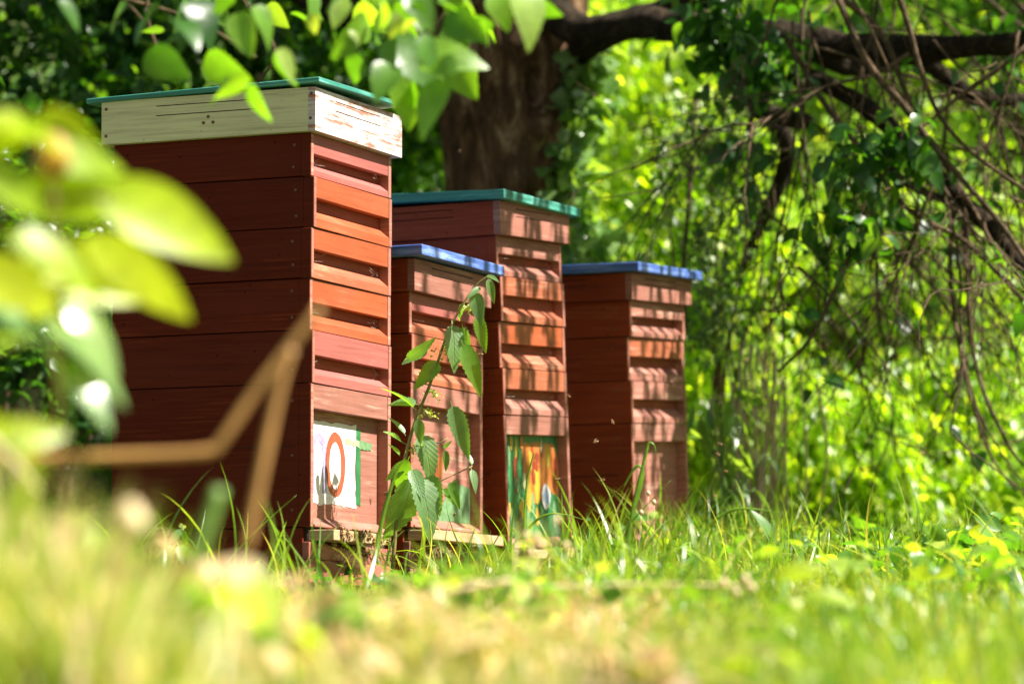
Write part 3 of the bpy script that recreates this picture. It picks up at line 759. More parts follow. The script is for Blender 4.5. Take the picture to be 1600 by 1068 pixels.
# unseen leafy strands added in the sun's path, shaped to streak the two far hives with shade
row = Vector((math.sin(-YAW), math.cos(-YAW), 0)).normalized()
sm = MB(); lp = []
front0 = P(797, 700, d3); front0.z = 0
us = []
u = -.62
while u < 1.42:
    dens = .02 if u < -.30 else 1.0
    if random.random() < dens or (u < -.05 and random.random() < .35): us.append(u)
    u += random.uniform(.034, .058) if random.random() < .6 else random.uniform(.07, .10)
for u in us:
    b0 = front0 + row * u
    t = random.uniform(2.3, 3.0)
    a = b0 + sdir * t
    ztop = a.z + 1.75 + random.uniform(-.15, .3); zbot = a.z + (.35 if u > .1 else .6) + random.uniform(0, .12)
    p0 = Vector((a.x, a.y, ztop)); n = 22; pts = []
    sx = random.gauss(0, .02)
    for i in range(n):
        z = ztop + (zbot - ztop) * i / (n - 1)
        pts.append(Vector((a.x + sx * i / n, a.y + .012 * math.sin(i * .9 + u * 9) + sx * i / n, z)))
    sm.tube([p - tree.location for p in pts], list(np.linspace(.012, .007, n)), 6)
    for i in range(1, n):
        for k in range(4):
            lp.append(pts[i] + Vector((random.gauss(0, .02), random.gauss(0, .012), random.gauss(0, .03))))
sm.build('shade_strand_stems', M['twig'], tree, smooth=True)['kind'] = 'stuff'
lp = np.array([tuple(p) for p in lp]) - np.array(tree.location)
build_instances('shade_strand_leaves', leaf_parts(lp, .050, T_BG, pitch0=1.2, tilt=.4), M['leaf_mid'], tree)['kind'] = 'stuff'

# leaves on the drooping branches and near the limbs at the top
lp = []
def px_clump(px, py, d, rpx, n, flat=.5):
    c = P(px, py, d); r = rpx / FPX * d
    for _ in range(n):
        lp.append((c.x + random.gauss(0, r * .5), c.y + random.gauss(0, r * flat), c.z + random.gauss(0, r * .5)))
for a in [(1140, 60, 11.4, 70, 150), (1190, 100, 11.4, 60, 120), (1120, 20, 11.4, 60, 100), (1330, 240, 10.9, 50, 50), (1400, 220, 10.9, 50, 60), (1430, 235, 10.9, 40, 40),
          (1320, 370, 10.9, 50, 26), (1340, 350, 10.8, 30, 14), (1290, 390, 10.9, 60, 22), (1380, 300, 11, 60, 30), (1570, 60, 12, 60, 60), (1300, 320, 11, 50, 30), (1170, 260, 11.6, 60, 40), (1250, 60, 11.8, 60, 50)]:
    px_clump(*a)
for pts in ENDS:
    if random.random() < .05:
        for p in pts[1::2]: lp.append(tuple(p + Vector((random.gauss(0, .02), random.gauss(0, .02), random.gauss(0, .02)))))
lp = np.array(lp) - np.array(tree.location)
build_instances('foliage', leaf_parts(lp, .055, T_MED, tilt=.6, pitch0=.6), M['leaf_dark'], tree)

# ------------------------------------------------------------------ ivy climbing the trunk's right side
ivy = empty('ivy', P(880, 300, 12.3)); tag(ivy, 'ivy with small leaves climbing the right side of the brown trunk', 'ivy')
pos = []
for k in range(620):
    py = random.uniform(60, 620); px = 893 + 18 * math.sin(py / 60) + random.gauss(8, 22) + (py > 330) * random.uniform(-10, 40)
    pos.append(tuple(P(px, py, 12.35 - random.uniform(0, .16))))
pos = np.array(pos) - np.array(ivy.location)
build_instances('foliage', leaf_parts(pos, .06, T_IVY, yaw=-1.57, tilt=.5, pitch0=.7), M['leaf_pale'], ivy)
st = MB()
for k in range(6):
    st.tube([P(885 + 6 * k + 14 * math.sin(py / 50 + k), py, 12.38) - ivy.location for py in range(700, 40, -30)], .006, 5)
st.build('stem', M['twig'], ivy, smooth=True)

# ------------------------------------------------------------------ bushes behind
def bush(name, label, cpx, cpy, d, rx, ry, rz, n, size, mat, temps=T_BG, nclump=70, cr=.15, nst=9, cat='bush', group=None, shell=.35, lean=0):
    bright = mat == 'leaf_bright'
    c = P(cpx, cpy, d); g0 = float(gz(c.x, c.y))
    root = empty(name, (c.x, c.y, g0)); tag(root, label, cat, group)
    base = np.array(root.location)
    p = clumped(tuple(c), (rx, ry, rz), n, nclump, cr, shell)
    p = p[p[:, 2] > gz(p[:, 0], p[:, 1]) + .02]
    build_instances('foliage', leaf_parts(p - base, size, temps, tilt=.55, yaw=-1.0, pitch0=.7) if bright else leaf_parts(p - base, size, temps), M[mat], root)
    mb = MB()
    for k in range(nst):
        q = p[random.randrange(len(p))]; s = Vector((random.gauss(0, .07), random.gauss(0, .07), 0))
        e = Vector(q - base); mid = s * .5 + e * .5 + Vector((random.gauss(0, .06), random.gauss(0, .06), abs(e.z) * .12))
        pts = curve_pts([s, mid, e], 6); mb.tube(pts, list(np.linspace(.014, .004, len(pts))), 6)
    mb.build('stem', M['twig'], root, smooth=True)
    return root
BG = 'bushes forming the thicket behind the hives'
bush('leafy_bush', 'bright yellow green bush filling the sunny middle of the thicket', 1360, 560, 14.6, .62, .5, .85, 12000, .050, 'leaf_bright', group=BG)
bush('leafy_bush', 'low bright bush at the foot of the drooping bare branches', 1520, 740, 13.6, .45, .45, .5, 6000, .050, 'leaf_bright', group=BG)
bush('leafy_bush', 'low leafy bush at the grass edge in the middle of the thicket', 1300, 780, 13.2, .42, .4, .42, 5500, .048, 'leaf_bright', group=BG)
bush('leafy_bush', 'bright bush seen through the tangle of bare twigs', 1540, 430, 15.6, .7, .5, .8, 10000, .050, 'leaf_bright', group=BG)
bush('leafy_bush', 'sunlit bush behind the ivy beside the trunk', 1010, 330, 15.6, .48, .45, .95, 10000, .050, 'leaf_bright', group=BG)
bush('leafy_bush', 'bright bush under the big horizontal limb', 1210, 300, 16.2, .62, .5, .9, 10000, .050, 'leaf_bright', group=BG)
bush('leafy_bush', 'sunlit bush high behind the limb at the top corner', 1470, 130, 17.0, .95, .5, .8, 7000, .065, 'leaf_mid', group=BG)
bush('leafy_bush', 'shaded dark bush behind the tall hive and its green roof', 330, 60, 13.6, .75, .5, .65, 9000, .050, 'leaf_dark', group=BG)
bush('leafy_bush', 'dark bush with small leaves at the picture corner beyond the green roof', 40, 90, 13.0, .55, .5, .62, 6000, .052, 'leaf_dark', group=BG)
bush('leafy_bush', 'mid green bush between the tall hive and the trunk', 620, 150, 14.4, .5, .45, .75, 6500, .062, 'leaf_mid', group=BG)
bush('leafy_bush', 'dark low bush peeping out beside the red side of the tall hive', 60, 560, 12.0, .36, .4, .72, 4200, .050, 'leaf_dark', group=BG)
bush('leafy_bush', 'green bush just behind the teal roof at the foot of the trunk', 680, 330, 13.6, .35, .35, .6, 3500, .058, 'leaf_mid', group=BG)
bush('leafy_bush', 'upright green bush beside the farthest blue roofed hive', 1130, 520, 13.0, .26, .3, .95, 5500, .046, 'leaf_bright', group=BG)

# greyish climber over the gap beside hive 4, with dry stems below it
vn = empty('climbing_plant', P(1120, 860, 12.1)); tag(vn, 'pale feathery climber hanging over bare stems beside the farthest hive', 'climber')
base = np.array(vn.location); pos = []
for k in range(60):
    px = random.gauss(1110, 42); py = random.uniform(120, 520); d = random.uniform(11.6, 12.4)
    for j in range(28):
        q = P(px + random.gauss(0, 12), py + random.uniform(-10, 60), d); pos.append((q.x, q.y, q.z))
build_instances('foliage', leaf_parts(np.array(pos) - base, .026, T_BG, tilt=.9), M['leaf_grey'], vn)
mb = MB()
for k in range(8):
    x0 = random.gauss(1130, 60)
    pts = curve_pts([P(x0 + random.gauss(0, 20), 860, 12.1), P(x0 + random.gauss(0, 20), 620, 12.1), P(x0 + random.gauss(0, 25), 380, 12.1), P(x0 + random.gauss(0, 40), 160, 12.1)], 6)
    mb.tube([p - vn.location for p in pts], random.uniform(.002, .005), 5)
mb.build('stem', M['twig'], vn, smooth=True)
ds = empty('dead_stalk_clump', P(1175, 850, 11.8)); tag(ds, 'clump of upright dead straw coloured stems at the foot of the climber', 'dead stems')
mb = MB()
for k in range(46):
    x0 = random.gauss(1175, 32); pts = curve_pts([P(x0, 870, 11.8 + random.gauss(0, .1)), P(x0 + random.gauss(0, 8), 720, 11.8), P(x0 + random.gauss(0, 14), random.uniform(520, 650), 11.8)], 5)
    mb.tube([p - ds.location for p in pts], random.uniform(.002, .0045), 5)
mb.build('stem', M['straw'], ds, smooth=True)
# broad leaves lit at the foot of the climber
bl = empty('broad_leaf_plant', P(1130, 830, 11.4)); tag(bl, 'plant with long pale upright leaves between the farthest hive and the dead stems', 'plant')
pos = np.array([tuple(P(random.gauss(1135, 30), random.uniform(600, 800), 11.4 + random.gauss(0, .12))) for _ in range(46)])
build_instances('foliage', leaf_parts(pos - np.array(bl.location), .09, [leaf_template(6, .32, 0, .2, .2, .8)], pitch0=1.0, tilt=.35, yaw=.3), M['leaf_pale'], bl)
mb = MB()
for q in pos[::3]:
    s = Vector((random.gauss(0, .05), 0, 0)); mb.tube(curve_pts([s, (s + Vector(q) - bl.location) * .5, Vector(q) - bl.location], 5), .003, 5)
mb.build('stem', M['stemgreen'], bl, smooth=True)

# the bank behind, overgrown from foot to top; the shade on one half is also put into darker leaves
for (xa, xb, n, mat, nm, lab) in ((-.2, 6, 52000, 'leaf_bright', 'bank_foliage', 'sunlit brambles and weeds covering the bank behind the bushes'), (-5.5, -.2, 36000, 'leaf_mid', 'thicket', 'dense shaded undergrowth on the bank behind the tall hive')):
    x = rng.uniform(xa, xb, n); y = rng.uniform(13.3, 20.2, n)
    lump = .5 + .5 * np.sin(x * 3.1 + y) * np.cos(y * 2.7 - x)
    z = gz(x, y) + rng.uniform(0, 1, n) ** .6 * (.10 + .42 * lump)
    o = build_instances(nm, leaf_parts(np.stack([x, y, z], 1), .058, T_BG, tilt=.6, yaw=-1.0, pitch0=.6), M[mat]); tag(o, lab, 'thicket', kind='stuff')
n = 30000
x = rng.uniform(-6, 7, n); y = rng.uniform(20.3, 22, n); z = gz(x, y) + rng.uniform(0, 3.5, n)
o = build_instances('far_foliage', leaf_parts(np.stack([x, y, z], 1), .16, T_BG), M['leaf_dark']); tag(o, 'dark foliage closing the view at the back', 'foliage', kind='stuff')

# ------------------------------------------------------------------ grass
BL = [blade_template(4, .035, .35), blade_template(4, .045, .6), blade_template(5, .03, .9), blade_template(4, .05, .15)]
BLONG = [blade_template(9, .028, .45), blade_template(9, .022, .8, 1.0), blade_template(9, .032, .25, .3)]
def blades(pos, length, temps, lean=.25, sj=.3, wj=1.0):
    Np = len(pos); sel = rng.integers(0, len(temps), Np)
    R = rot_mats(rng.uniform(0, 2 * np.pi, Np), rng.normal(0, lean, Np), rng.normal(0, lean, Np), length * np.clip(rng.normal(1, sj, Np), .3, 2))
    return [(t, R[sel == i], pos[sel == i]) for i, t in enumerate(temps)]
def gpos(x0, x1, y0, y1, n, thin=None):
    x = rng.uniform(x0, x1, n); y = rng.uniform(y0, y1, n)
    if thin is not None: k = thin(x, y); x, y = x[k], y[k]
    return np.stack([x, y, gz(x, y) - .004], 1)
def in_hive(x, y):
    k = np.zeros(len(x), bool)
    for h in HIVES:
        dx = x - h.location.x; dy = y - h.location.y; c, s = math.cos(-YAW), math.sin(-YAW)
        lx = dx * c - dy * s; ly = dx * s + dy * c
        k |= (abs(lx) < .27) & (abs(ly) < .27)
    return k
frust = lambda x, y: (abs(x) < .17 * y + .35) & ~in_hive(x, y)
gp = gpos(-2.4, 2.7, 4.6, 12.6, 130000, frust)
nearh = (gp[:, 1] > 7.2) & (gp[:, 1] < 9.3) & (gp[:, 0] < .3)
o = build_instances('grass', blades(gp[~nearh], .062, BL, .35) + blades(gp[nearh], .042, BL, .4), M['grass']); tag(o, 'short bright green lawn grass in front of the hives', 'grass', kind='stuff')
clump = lambda x, y: frust(x, y) & ~((y > 7.4) & (y < 9.3) & (x < .25)) & ((np.sin(x * 7 + 2 * y) + np.sin(y * 5 - x * 3) + rng.normal(0, .6, len(x))) > .7)
gp = gpos(-2.2, 2.6, 5.5, 12.8, 22000, clump)
o = build_instances('grass_tufts', blades(gp, .085, BL + BLONG, .3), M['grass']); tag(o, 'taller grass tufts scattered over the lawn', 'grass', kind='stuff')
# small broad-leaved ground cover
gp = gpos(-2.2, 2.6, 5.0, 13.2, 16000, lambda x, y: frust(x, y) & (np.sin(x * 4 + 1) + np.sin(y * 3.1 + x * 2) > -.2)); gp[:, 2] += rng.uniform(.01, .07, len(gp))
o = build_instances('ground_cover', leaf_parts(gp, .026, T_IVY + T_BG[:1], tilt=.4, pitch0=.1), M['leaf_mid']); tag(o, 'small round leaved weeds among the lawn grass', 'weeds', kind='stuff')
# longer grass in front of and between the hives
hp = []
for (a, b, dA, dB, n) in [(440, 620, 8.0, 8.7, 26), (620, 770, 8.3, 9.2, 60), (760, 910, 8.8, 9.6, 46), (880, 1000, 9.4, 10.2, 210), (1000, 1120, 9.9, 10.8, 330), (1090, 1240, 10.3, 11.8, 360), (180, 470, 8.0, 8.6, 120), (1240, 1600, 10.5, 12.5, 260)]:
    for _ in range(n):
        d = random.uniform(dA, dB); x_ = (random.uniform(a, b) - 800) / FPX * d
        hp.append((x_, d, float(gz(x_, d)) - .01))
hp = np.array(hp); k = ~in_hive(hp[:, 0], hp[:, 1]); hp = hp[k]
o = build_instances('long_grass', blades(hp, .17, BLONG, .30, .45), M['tallgrass']); tag(o, 'long arching grass blades around the feet of the hives', 'grass', kind='stuff')
# hay and straw lying in front
def hay(cx0, cx1, d0, d1, n, L_, zj=.05):
    d = rng.uniform(d0, d1, n); x = (rng.uniform(cx0, cx1, n) - 800) / FPX * d
    p = np.stack([x, d, gz(x, d) + rng.uniform(.01, zj, n)], 1)
    R = rot_mats(rng.uniform(0, 6.28, n), rng.normal(1.45, .25, n), rng.normal(0, .3, n), L_ * rng.uniform(.5, 1.3, n))
    return [(BL[0], R, p)]
o = build_instances('hay', hay(430, 1050, 4.6, 6.6, 1900, .26) + hay(0, 500, 4.6, 6.5, 1100, .24), M['hay']); tag(o, 'dry mown hay lying on the grass', 'hay', kind='stuff')
# near, strongly blurred grass rising on the left
def near(cx0, cx1, d0, d1, n, h_, f):
    d = rng.uniform(d0, d1, n); px = rng.uniform(cx0, cx1, n); x = (px - 800) / FPX * d
    p = np.stack([x, d, gz(x, d)], 1); out = []
    R = rot_mats(rng.uniform(0, 6.28, n), rng.normal(0, .28, n), rng.normal(0, .28, n), h_ * f(px) * np.clip(rng.normal(1, .2, n), .5, 1.5))
    sel = rng.integers(0, len(BL), n)
    return [(t, R[sel == i], p[sel == i]) for i, t in enumerate(BL)]
o = build_instances('near_grass', near(-150, 520, 3.4, 4.7, 2400, .24, lambda p: np.clip(1.05 - p / 560, .25, 1.1)) + near(450, 900, 3.8, 4.8, 500, .07, lambda p: np.ones_like(p)), M['neargrass'])
tag(o, 'pale seeding grass standing close to the camera', 'grass', kind='stuff')

def nblob(a, b, d0, d1, n, size, lo, hi):
    d = rng.uniform(d0, d1, n); x = (rng.uniform(a, b, n) - 800) / FPX * d
    p = np.stack([x, d, gz(x, d) + rng.uniform(lo, hi, n) * np.clip(1.1 - (x / d * FPX + 800) / 900, .35, 1)], 1)
    return leaf_parts(p, size, T_MED, tilt=.6, pitch0=.5, sj=.4)
o = build_instances('near_weeds', nblob(-100, 560, 3.7, 4.9, 150, .05, .05, .24) + nblob(500, 1700, 4.6, 6.2, 150, .04, .03, .12), M['leaf_weed']); tag(o, 'blurred yellow green weed leaves close to the camera', 'weeds', kind='stuff')
o = build_instances('near_yellow_leaves', nblob(950, 1650, 4.6, 6.2, 60, .045, .02, .12), M['leaf_near']); tag(o, 'yellowing blurred leaves in the sunny near grass', 'leaves', kind='stuff')
o = build_instances('near_dead_leaves', nblob(-100, 560, 3.7, 4.9, 150, .045, .05, .25) + nblob(400, 1150, 4.4, 5.6, 130, .04, .02, .08), M['hay']); tag(o, 'pale dead leaves caught in the near grass', 'dead leaves', kind='stuff')
o = build_instances('near_lawn', near(480, 1800, 4.7, 6.3, 3400, .10, lambda p: np.ones_like(p)), M['tallgrass']); tag(o, 'green grass close to the camera on the sunny side', 'grass', kind='stuff')
wp = gpos(-.6, 2.4, 6.0, 12.6, 19000, lambda x, y: frust(x, y) & ~((x < .05 + (y - 7.5) * .16) & (y > 7.2) & (y < 11)) & ((np.sin(x * 6 + y) + np.sin(y * 4 - x * 5)) > .2))
o = build_instances('wild_grass', blades(wp, .155, BLONG, .42, .4), M['tallgrass']); tag(o, 'wilder taller grass over the sunny half of the lawn', 'grass', kind='stuff')
wp = gpos(-.3, 2.2, 5.6, 12.5, 5200, lambda x, y: frust(x, y) & ~((y > 6.6) & (y < 10) & (x < .35)) & (np.sin(x * 5 + 2) + np.sin(y * 3.7 + x) > 0)); wp[:, 2] += rng.uniform(.03, .15, len(wp))
o = build_instances('leafy_weeds', leaf_parts(wp, .045, T_MED, tilt=.45, pitch0=.15), M['leaf_weed']); tag(o, 'broad leaved weeds scattered through the sunny lawn', 'weeds', kind='stuff')
# ------------------------------------------------------------------ leaf objects placed by hand
def place_leaf(tmpl, base, direction, length, roll=0.0, face=None):
    """matrix for a leaf whose midrib runs from base along direction; face = preferred upper-side normal"""
    x = Vector(direction).normalized(); up = Vector(face) if face else Vector((0, -.6, .8))
    z = (up - x * up.dot(x)).normalized(); y = z.cross(x)
    R = Matrix((x, y, z)).transposed() @ Matrix.Rotation(roll, 3, 'X')
    return (tmpl, np.array(R)[None] * length, np.array(base)[None])

def px_leaf(tmpl, a, b, d, dd=0.0, roll=0.0, face=None, origin=Vector((0, 0, 0))):
    pa = P(a[0], a[1], d); pb = P(b[0], b[1], d + dd)
    return place_leaf(tmpl, pa - origin, pb - pa, (pb - pa).length, roll, face)

# near twig with big yellow-green leaves at the left edge
BIG = [leaf_template(12, .46, 0, .25, .25, .75), leaf_template(12, .40, 0, .15, .35, .8)]
nt_ = empty('leafy_twig', P(-60, 330, 4.3)); tag(nt_, 'big blurred yellow green leaves on a near twig over the tall hive side', 'twig', 'blurred leafy twigs close to the camera')
O = nt_.location
parts = []
for (a, b, d, r_) in [((150, 300), (375, 385), 4.35, .2), ((160, 290), (350, 330), 4.4, -.5), ((130, 370), (310, 480), 4.3, .3), ((60, 250), (215, 235), 4.3, .1), ((-20, 190), (130, 215), 4.2, -.3), ((20, 300), (230, 310), 4.35, .6), ((0, 360), (180, 430), 4.3, -.2), ((30, 410), (270, 440), 4.4, .2), ((-40, 260), (90, 330), 4.2, .1), ((-60, 420), (110, 470), 4.2, .4), ((150, 330), (300, 420), 4.5, -.7), ((-50, 230), (60, 190), 4.25, .5), ((60, 180), (150, 230), 4.5, .6), ((120, 420), (220, 470), 4.6, .6), ((0, 440), (130, 500), 4.6, .2)]:
    parts.append(px_leaf(random.choice(BIG), a, b, d, random.uniform(-.05, .08), r_, (.2, -.85, .5), O))
build_instances('foliage', parts, M['leaf_near'], nt_)
mb = MB(); mb.tube([p - O for p in curve_pts([P(-120, 340, 4.35), P(0, 330, 4.35), P(80, 310, 4.35), P(170, 310, 4.35)], 5)], .004, 6)
mb.tube([p - O for p in curve_pts([P(-60, 340, 4.35), P(50, 380, 4.35), P(150, 370, 4.35)], 5)], .003, 6)
mb.build('stem', M['twig'], nt_, smooth=True)

nt2 = empty('leafy_twig', P(-60, 540, 4.5)); tag(nt2, 'pale glossy blurred leaves hanging below the yellow green ones at the side', 'twig', 'blurred leafy twigs close to the camera')
O = nt2.location; parts = []
for (a, b, d, r_) in [((60, 500), (225, 590), 4.5, .1), ((50, 520), (150, 640), 4.5, -.2), ((100, 470), (195, 560), 4.6, .5), ((-30, 470), (90, 520), 4.5, .2), ((-40, 560), (60, 500), 4.4, -.4), ((90, 560), (185, 640), 4.5, .3)]:
    parts.append(px_leaf(random.choice(BIG), a, b, d, random.uniform(-.05, .05), r_, (.5, -.4, .75), O))
build_instances('foliage', parts, M['leaf_pale'], nt2)
mb = MB(); mb.tube([p - O for p in curve_pts([P(-120, 540, 4.5), P(-20, 520, 4.5), P(60, 500, 4.5), P(110, 480, 4.5)], 5)], .003, 6); mb.build('stem', M['stemgreen'], nt2, smooth=True)
nt3 = empty('leafy_twig', P(0, 680, 4.2)); tag(nt3, 'small blurred yellow leaves low at the picture edge above the seeding grass', 'twig', 'blurred leafy twigs close to the camera')
O = nt3.location
parts = [px_leaf(BIG[0], a, b, 4.2, .02, r_, (.2, -.85, .5), O) for a, b, r_ in [((-20, 690), (110, 665), .2), ((20, 700), (60, 770), .1), ((-40, 650), (40, 690), .4)]]
build_instances('foliage', parts, M['leaf_near'], nt3)
mb = MB(); mb.tube([p - O for p in curve_pts([P(-100, 700, 4.2), P(-20, 692, 4.2), P(30, 698, 4.2)], 5)], .003, 6); mb.build('stem', M['stemgreen'], nt3, smooth=True)

# overhanging branch with larger leaves above the roofs
ob = empty('overhanging_branch', P(560, -60, 7.4)); tag(ob, 'leafy branch hanging in front of the roofs with sunlit lime leaves', 'branch')
O = ob.location; parts = []
LB = [leaf_template(18, .70, .06, .30, .35, .62), leaf_template(18, .60, .07, .38, .2, .68), leaf_template(18, .78, .06, .2, .5, .6)]
hand = [((690, 75), (742, 150), .1), ((625, 110), (655, 205), .3), ((700, 130), (640, 205), .2), ((810, -20), (850, 55), .1), ((835, 0), (870, 40), .3), ((770, -10), (800, 40), -.3), ((560, 5), (600, 60), .2), ((600, 65), (680, 110), .4),
        ((655, 95), (745, 75), -.2), ((610, 100), (590, 145), .3), ((700, 20), (750, 60), .5), ((370, 20), (390, 85), .1), ((395, 10), (440, 60), -.3), ((320, 90), (380, 130), .3), ((350, 120), (345, 175), .1), ((395, 130), (415, 195), .4), ((380, 110), (340, 165), -.2), ((430, 80), (470, 130), .2), ((440, 75), (455, 140), .5),
        ((250, 10), (200, 60), .2), ((230, 80), (290, 130), .4), ((200, 10), (160, 40), .1), ((90, 0), (130, 45), .3), ((300, 0), (340, 50), .2), ((640, -10), (680, 40), .3), ((720, -20), (700, 40), .1), ((480, -20), (500, 30), -.2), ((540, 0), (520, 40), .3), ((590, 20), (640, 45), -.1), ((665, 140), (625, 160), .5), ((650, 60), (700, 110), -.4)]
for a, b, r_ in hand:
    parts.append(px_leaf(random.choice(LB), a, b, random.uniform(6.4, 7.3), random.uniform(-.05, .05), r_ + random.gauss(0, .3), (random.gauss(.2, .4), -.7, random.gauss(.4, .4)), O))
for _ in range(64):
    if random.random() < .6: px, py = random.gauss(640, 70), random.gauss(15, 55)
    else: px, py = random.gauss(330, 110), random.gauss(0, 45)
    if py > 120: continue
    a = random.uniform(0, 6.28); l_ = random.uniform(24, 50)
    parts.append(px_leaf(random.choice(LB), (px, py), (px + l_ * math.cos(a), py + abs(l_ * math.sin(a)) * .9 + 6), random.uniform(6.3, 7.6), random.uniform(-.06, .06), random.gauss(0, .7), (random.gauss(.2, .5), -.5, random.gauss(.6, .4)), O))
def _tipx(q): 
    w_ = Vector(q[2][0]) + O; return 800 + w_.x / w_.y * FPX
dark = [q for q in parts if _tipx(q) < 300]; parts = [q for q in parts if _tipx(q) >= 300]  # leaves with less sun split off, their shade put into a darker green
build_instances('foliage', parts, M['leaf_over'], ob)
ob2 = empty('overhanging_branch', P(200, -70, 7.4)); tag(ob2, 'leafy branch over the back corner of the green roof, its leaves darkened for shade', 'branch')
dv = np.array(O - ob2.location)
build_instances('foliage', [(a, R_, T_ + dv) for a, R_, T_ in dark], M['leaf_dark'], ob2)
mb = MB(); mb.tube([p - ob2.location for p in curve_pts([P(60, -80, 7.5), P(170, -20, 7.5), P(240, 50, 7.5)], 6)], .003, 6); mb.build('stem', M['twig'], ob2, smooth=True)
mb = MB()
for c in [[(-40, -60), (160, -10), (300, 30), (400, 90)], [(900, -90), (760, -30), (660, 60), (640, 130)], [(560, -80), (600, 0), (690, 80), (720, 110)], [(300, -80), (380, 0), (430, 80), (400, 130)], [(860, -60), (830, -10), (845, 20)], [(240, -60), (230, 20), (250, 90)]]:
    mb.tube([p - O for p in curve_pts([P(x_, y_, 7.5) for x_, y_ in c], 6)], .0035, 6)
mb.build('stem', M['twig'], ob, smooth=True)

# ------------------------------------------------------------------ nettles
NT = [leaf_template(22, .44, .085, .28, .22, .62, .12), leaf_template(22, .50, .085, .24, .40, .6, .12), leaf_template(22, .34, .09, .35, .2, .6, .1)]
def nettle(label, stem_px, d, leaves, flowers, r=.0042, extra=None):
    b = P(stem_px[0][0], stem_px[0][1], d)
    root = empty('nettle', b); tag(root, label, 'nettle', 'nettles growing in front of the hives'); O = root.location
    pts = curve_pts([P(x_, y_, d) for x_, y_ in stem_px], 6)
    mb = MB(); mb.tube([p - O for p in pts], list(np.linspace(r, r * .4, len(pts))), 7)
    for e in (extra or []): mb.tube([P(x_, y_, d) - O for x_, y_ in e], .0016, 5)
    mb.build('stem', M['stemred'], root, smooth=True)
    for (a, bb, r_, k) in leaves:
        t = px_leaf(NT[k], a, bb, d - random.uniform(0, .05), random.uniform(-.04, .03), r_, (random.gauss(.45, .2), -.8, .45), O)
        build_instances('leaf', [t], M['leaf_over' if (a[0] + int(bb[1])) % 5 == 0 or a == (690, 562) else 'nettle'], root)
    for (fx, fy, n_, s_) in flowers:
        pos = []
        for j in range(n_):
            # little strings of flower grains
            a = random.uniform(0, 6.28); l_ = random.uniform(4, s_)
            for q in range(5):
                w_ = P(fx + math.cos(a) * l_ * q / 4 + random.gauss(0, .8), fy + abs(math.sin(a)) * l_ * q / 4 + random.gauss(0, .8), d - random.uniform(-.02, .02)) - O
                pos.append(tuple(w_))
        build_instances('flower_cluster', leaf_parts(np.array(pos), .006, [leaf_template(2, .9, 0, .3, .3)], tilt=1.2), M['flower'], root)
    return root
nettle('tall flowering nettle leaning across the front of the low blue roofed hive',
       [(612, 905), (625, 760), (645, 670), (672, 600), (700, 520), (722, 478), (745, 445), (764, 430)], 9.0,
       [((672, 545), (632, 562), .2, 0), ((632, 562), (676, 535), .9, 2), ((690, 562), (652, 598), -.2, 1), ((706, 500), (714, 570), .3, 0), ((722, 505), (730, 560), .8, 2), ((720, 530), (752, 610), .5, 2), ((742, 452), (750, 500), .2, 0), ((745, 488), (758, 545), .6, 2),
        ((752, 448), (732, 462), .3, 2), ((762, 432), (772, 470), .5, 2), ((760, 430), (778, 436), .2, 2), ((726, 472), (714, 500), .4, 2), ((704, 626), (731, 708), .6, 2), ((655, 632), (612, 622), .2, 1), ((650, 640), (606, 600), .5, 2), ((652, 650), (658, 690), .4, 0), ((656, 672), (680, 740), .2, 1),
        ((640, 712), (618, 765), .3, 0), ((648, 735), (620, 838), .1, 1), ((650, 738), (684, 822), .15, 1), ((642, 728), (660, 770), .4, 0), ((668, 735), (684, 795), .7, 1), ((625, 712), (608, 690), .5, 2), ((628, 690), (606, 672), .3, 2), ((634, 680), (612, 650), .2, 2), ((640, 720), (606, 745), .3, 0),
        ((700, 750), (718, 790), .4, 2), ((712, 745), (704, 780), .2, 2), ((736, 730), (745, 765), .3, 2), ((738, 728), (728, 700), .3, 2), ((692, 700), (704, 690), .2, 2), ((694, 700), (700, 735), .3, 2), ((690, 760), (716, 790), .4, 2), ((620, 770), (602, 812), .2, 0)],
       [(698, 540, 26, 30), (735, 478, 16, 16), (655, 690, 16, 24), (676, 610, 16, 26), (665, 640, 10, 22), (650, 700, 10, 22)], .0048,
       extra=[[(640, 760), (690, 750), (738, 728)], [(650, 700), (690, 690), (700, 684)], [(700, 780), (712, 765)], [(610, 680), (628, 690), (645, 700)]])
nettle('small nettle in the shade before the red side of the tall hive',
       [(262, 930), (268, 880), (276, 840), (284, 822)], 8.3,
       [((284, 825), (268, 845), .2, 0), ((285, 826), (292, 850), .4, 2), ((276, 845), (310, 905), .3, 2), ((274, 850), (250, 880), .3, 0), ((272, 872), (240, 915), .2, 1), ((270, 880), (296, 930), .3, 1), ((268, 900), (310, 935), .4, 1), ((266, 905), (236, 930), .3, 1)], [(284, 820, 6, 7)], .003)
nettle('small drooping nettle beside the little stake below the tall hive',
       [(398, 960), (402, 915), (400, 885), (406, 872)], 8.25,
       [((404, 876), (418, 905), .2, 2), ((402, 880), (385, 905), .3, 0), ((402, 890), (404, 925), .3, 2), ((400, 915), (398, 975), .2, 0), ((404, 905), (420, 935), .4, 2)], [(402, 878, 5, 7)], .0028)
nettle('young nettle top in the long grass beyond the farthest hive',
       [(1196, 900), (1198, 860), (1200, 820)], 10.2,
       [((1206, 850), (1192, 800), .2, 1), ((1210, 855), (1262, 838), .3, 0), ((1212, 848), (1268, 850), .5, 2), ((1200, 862), (1250, 872), .3, 1), ((1204, 850), (1214, 812), .5, 2)], [], .003)

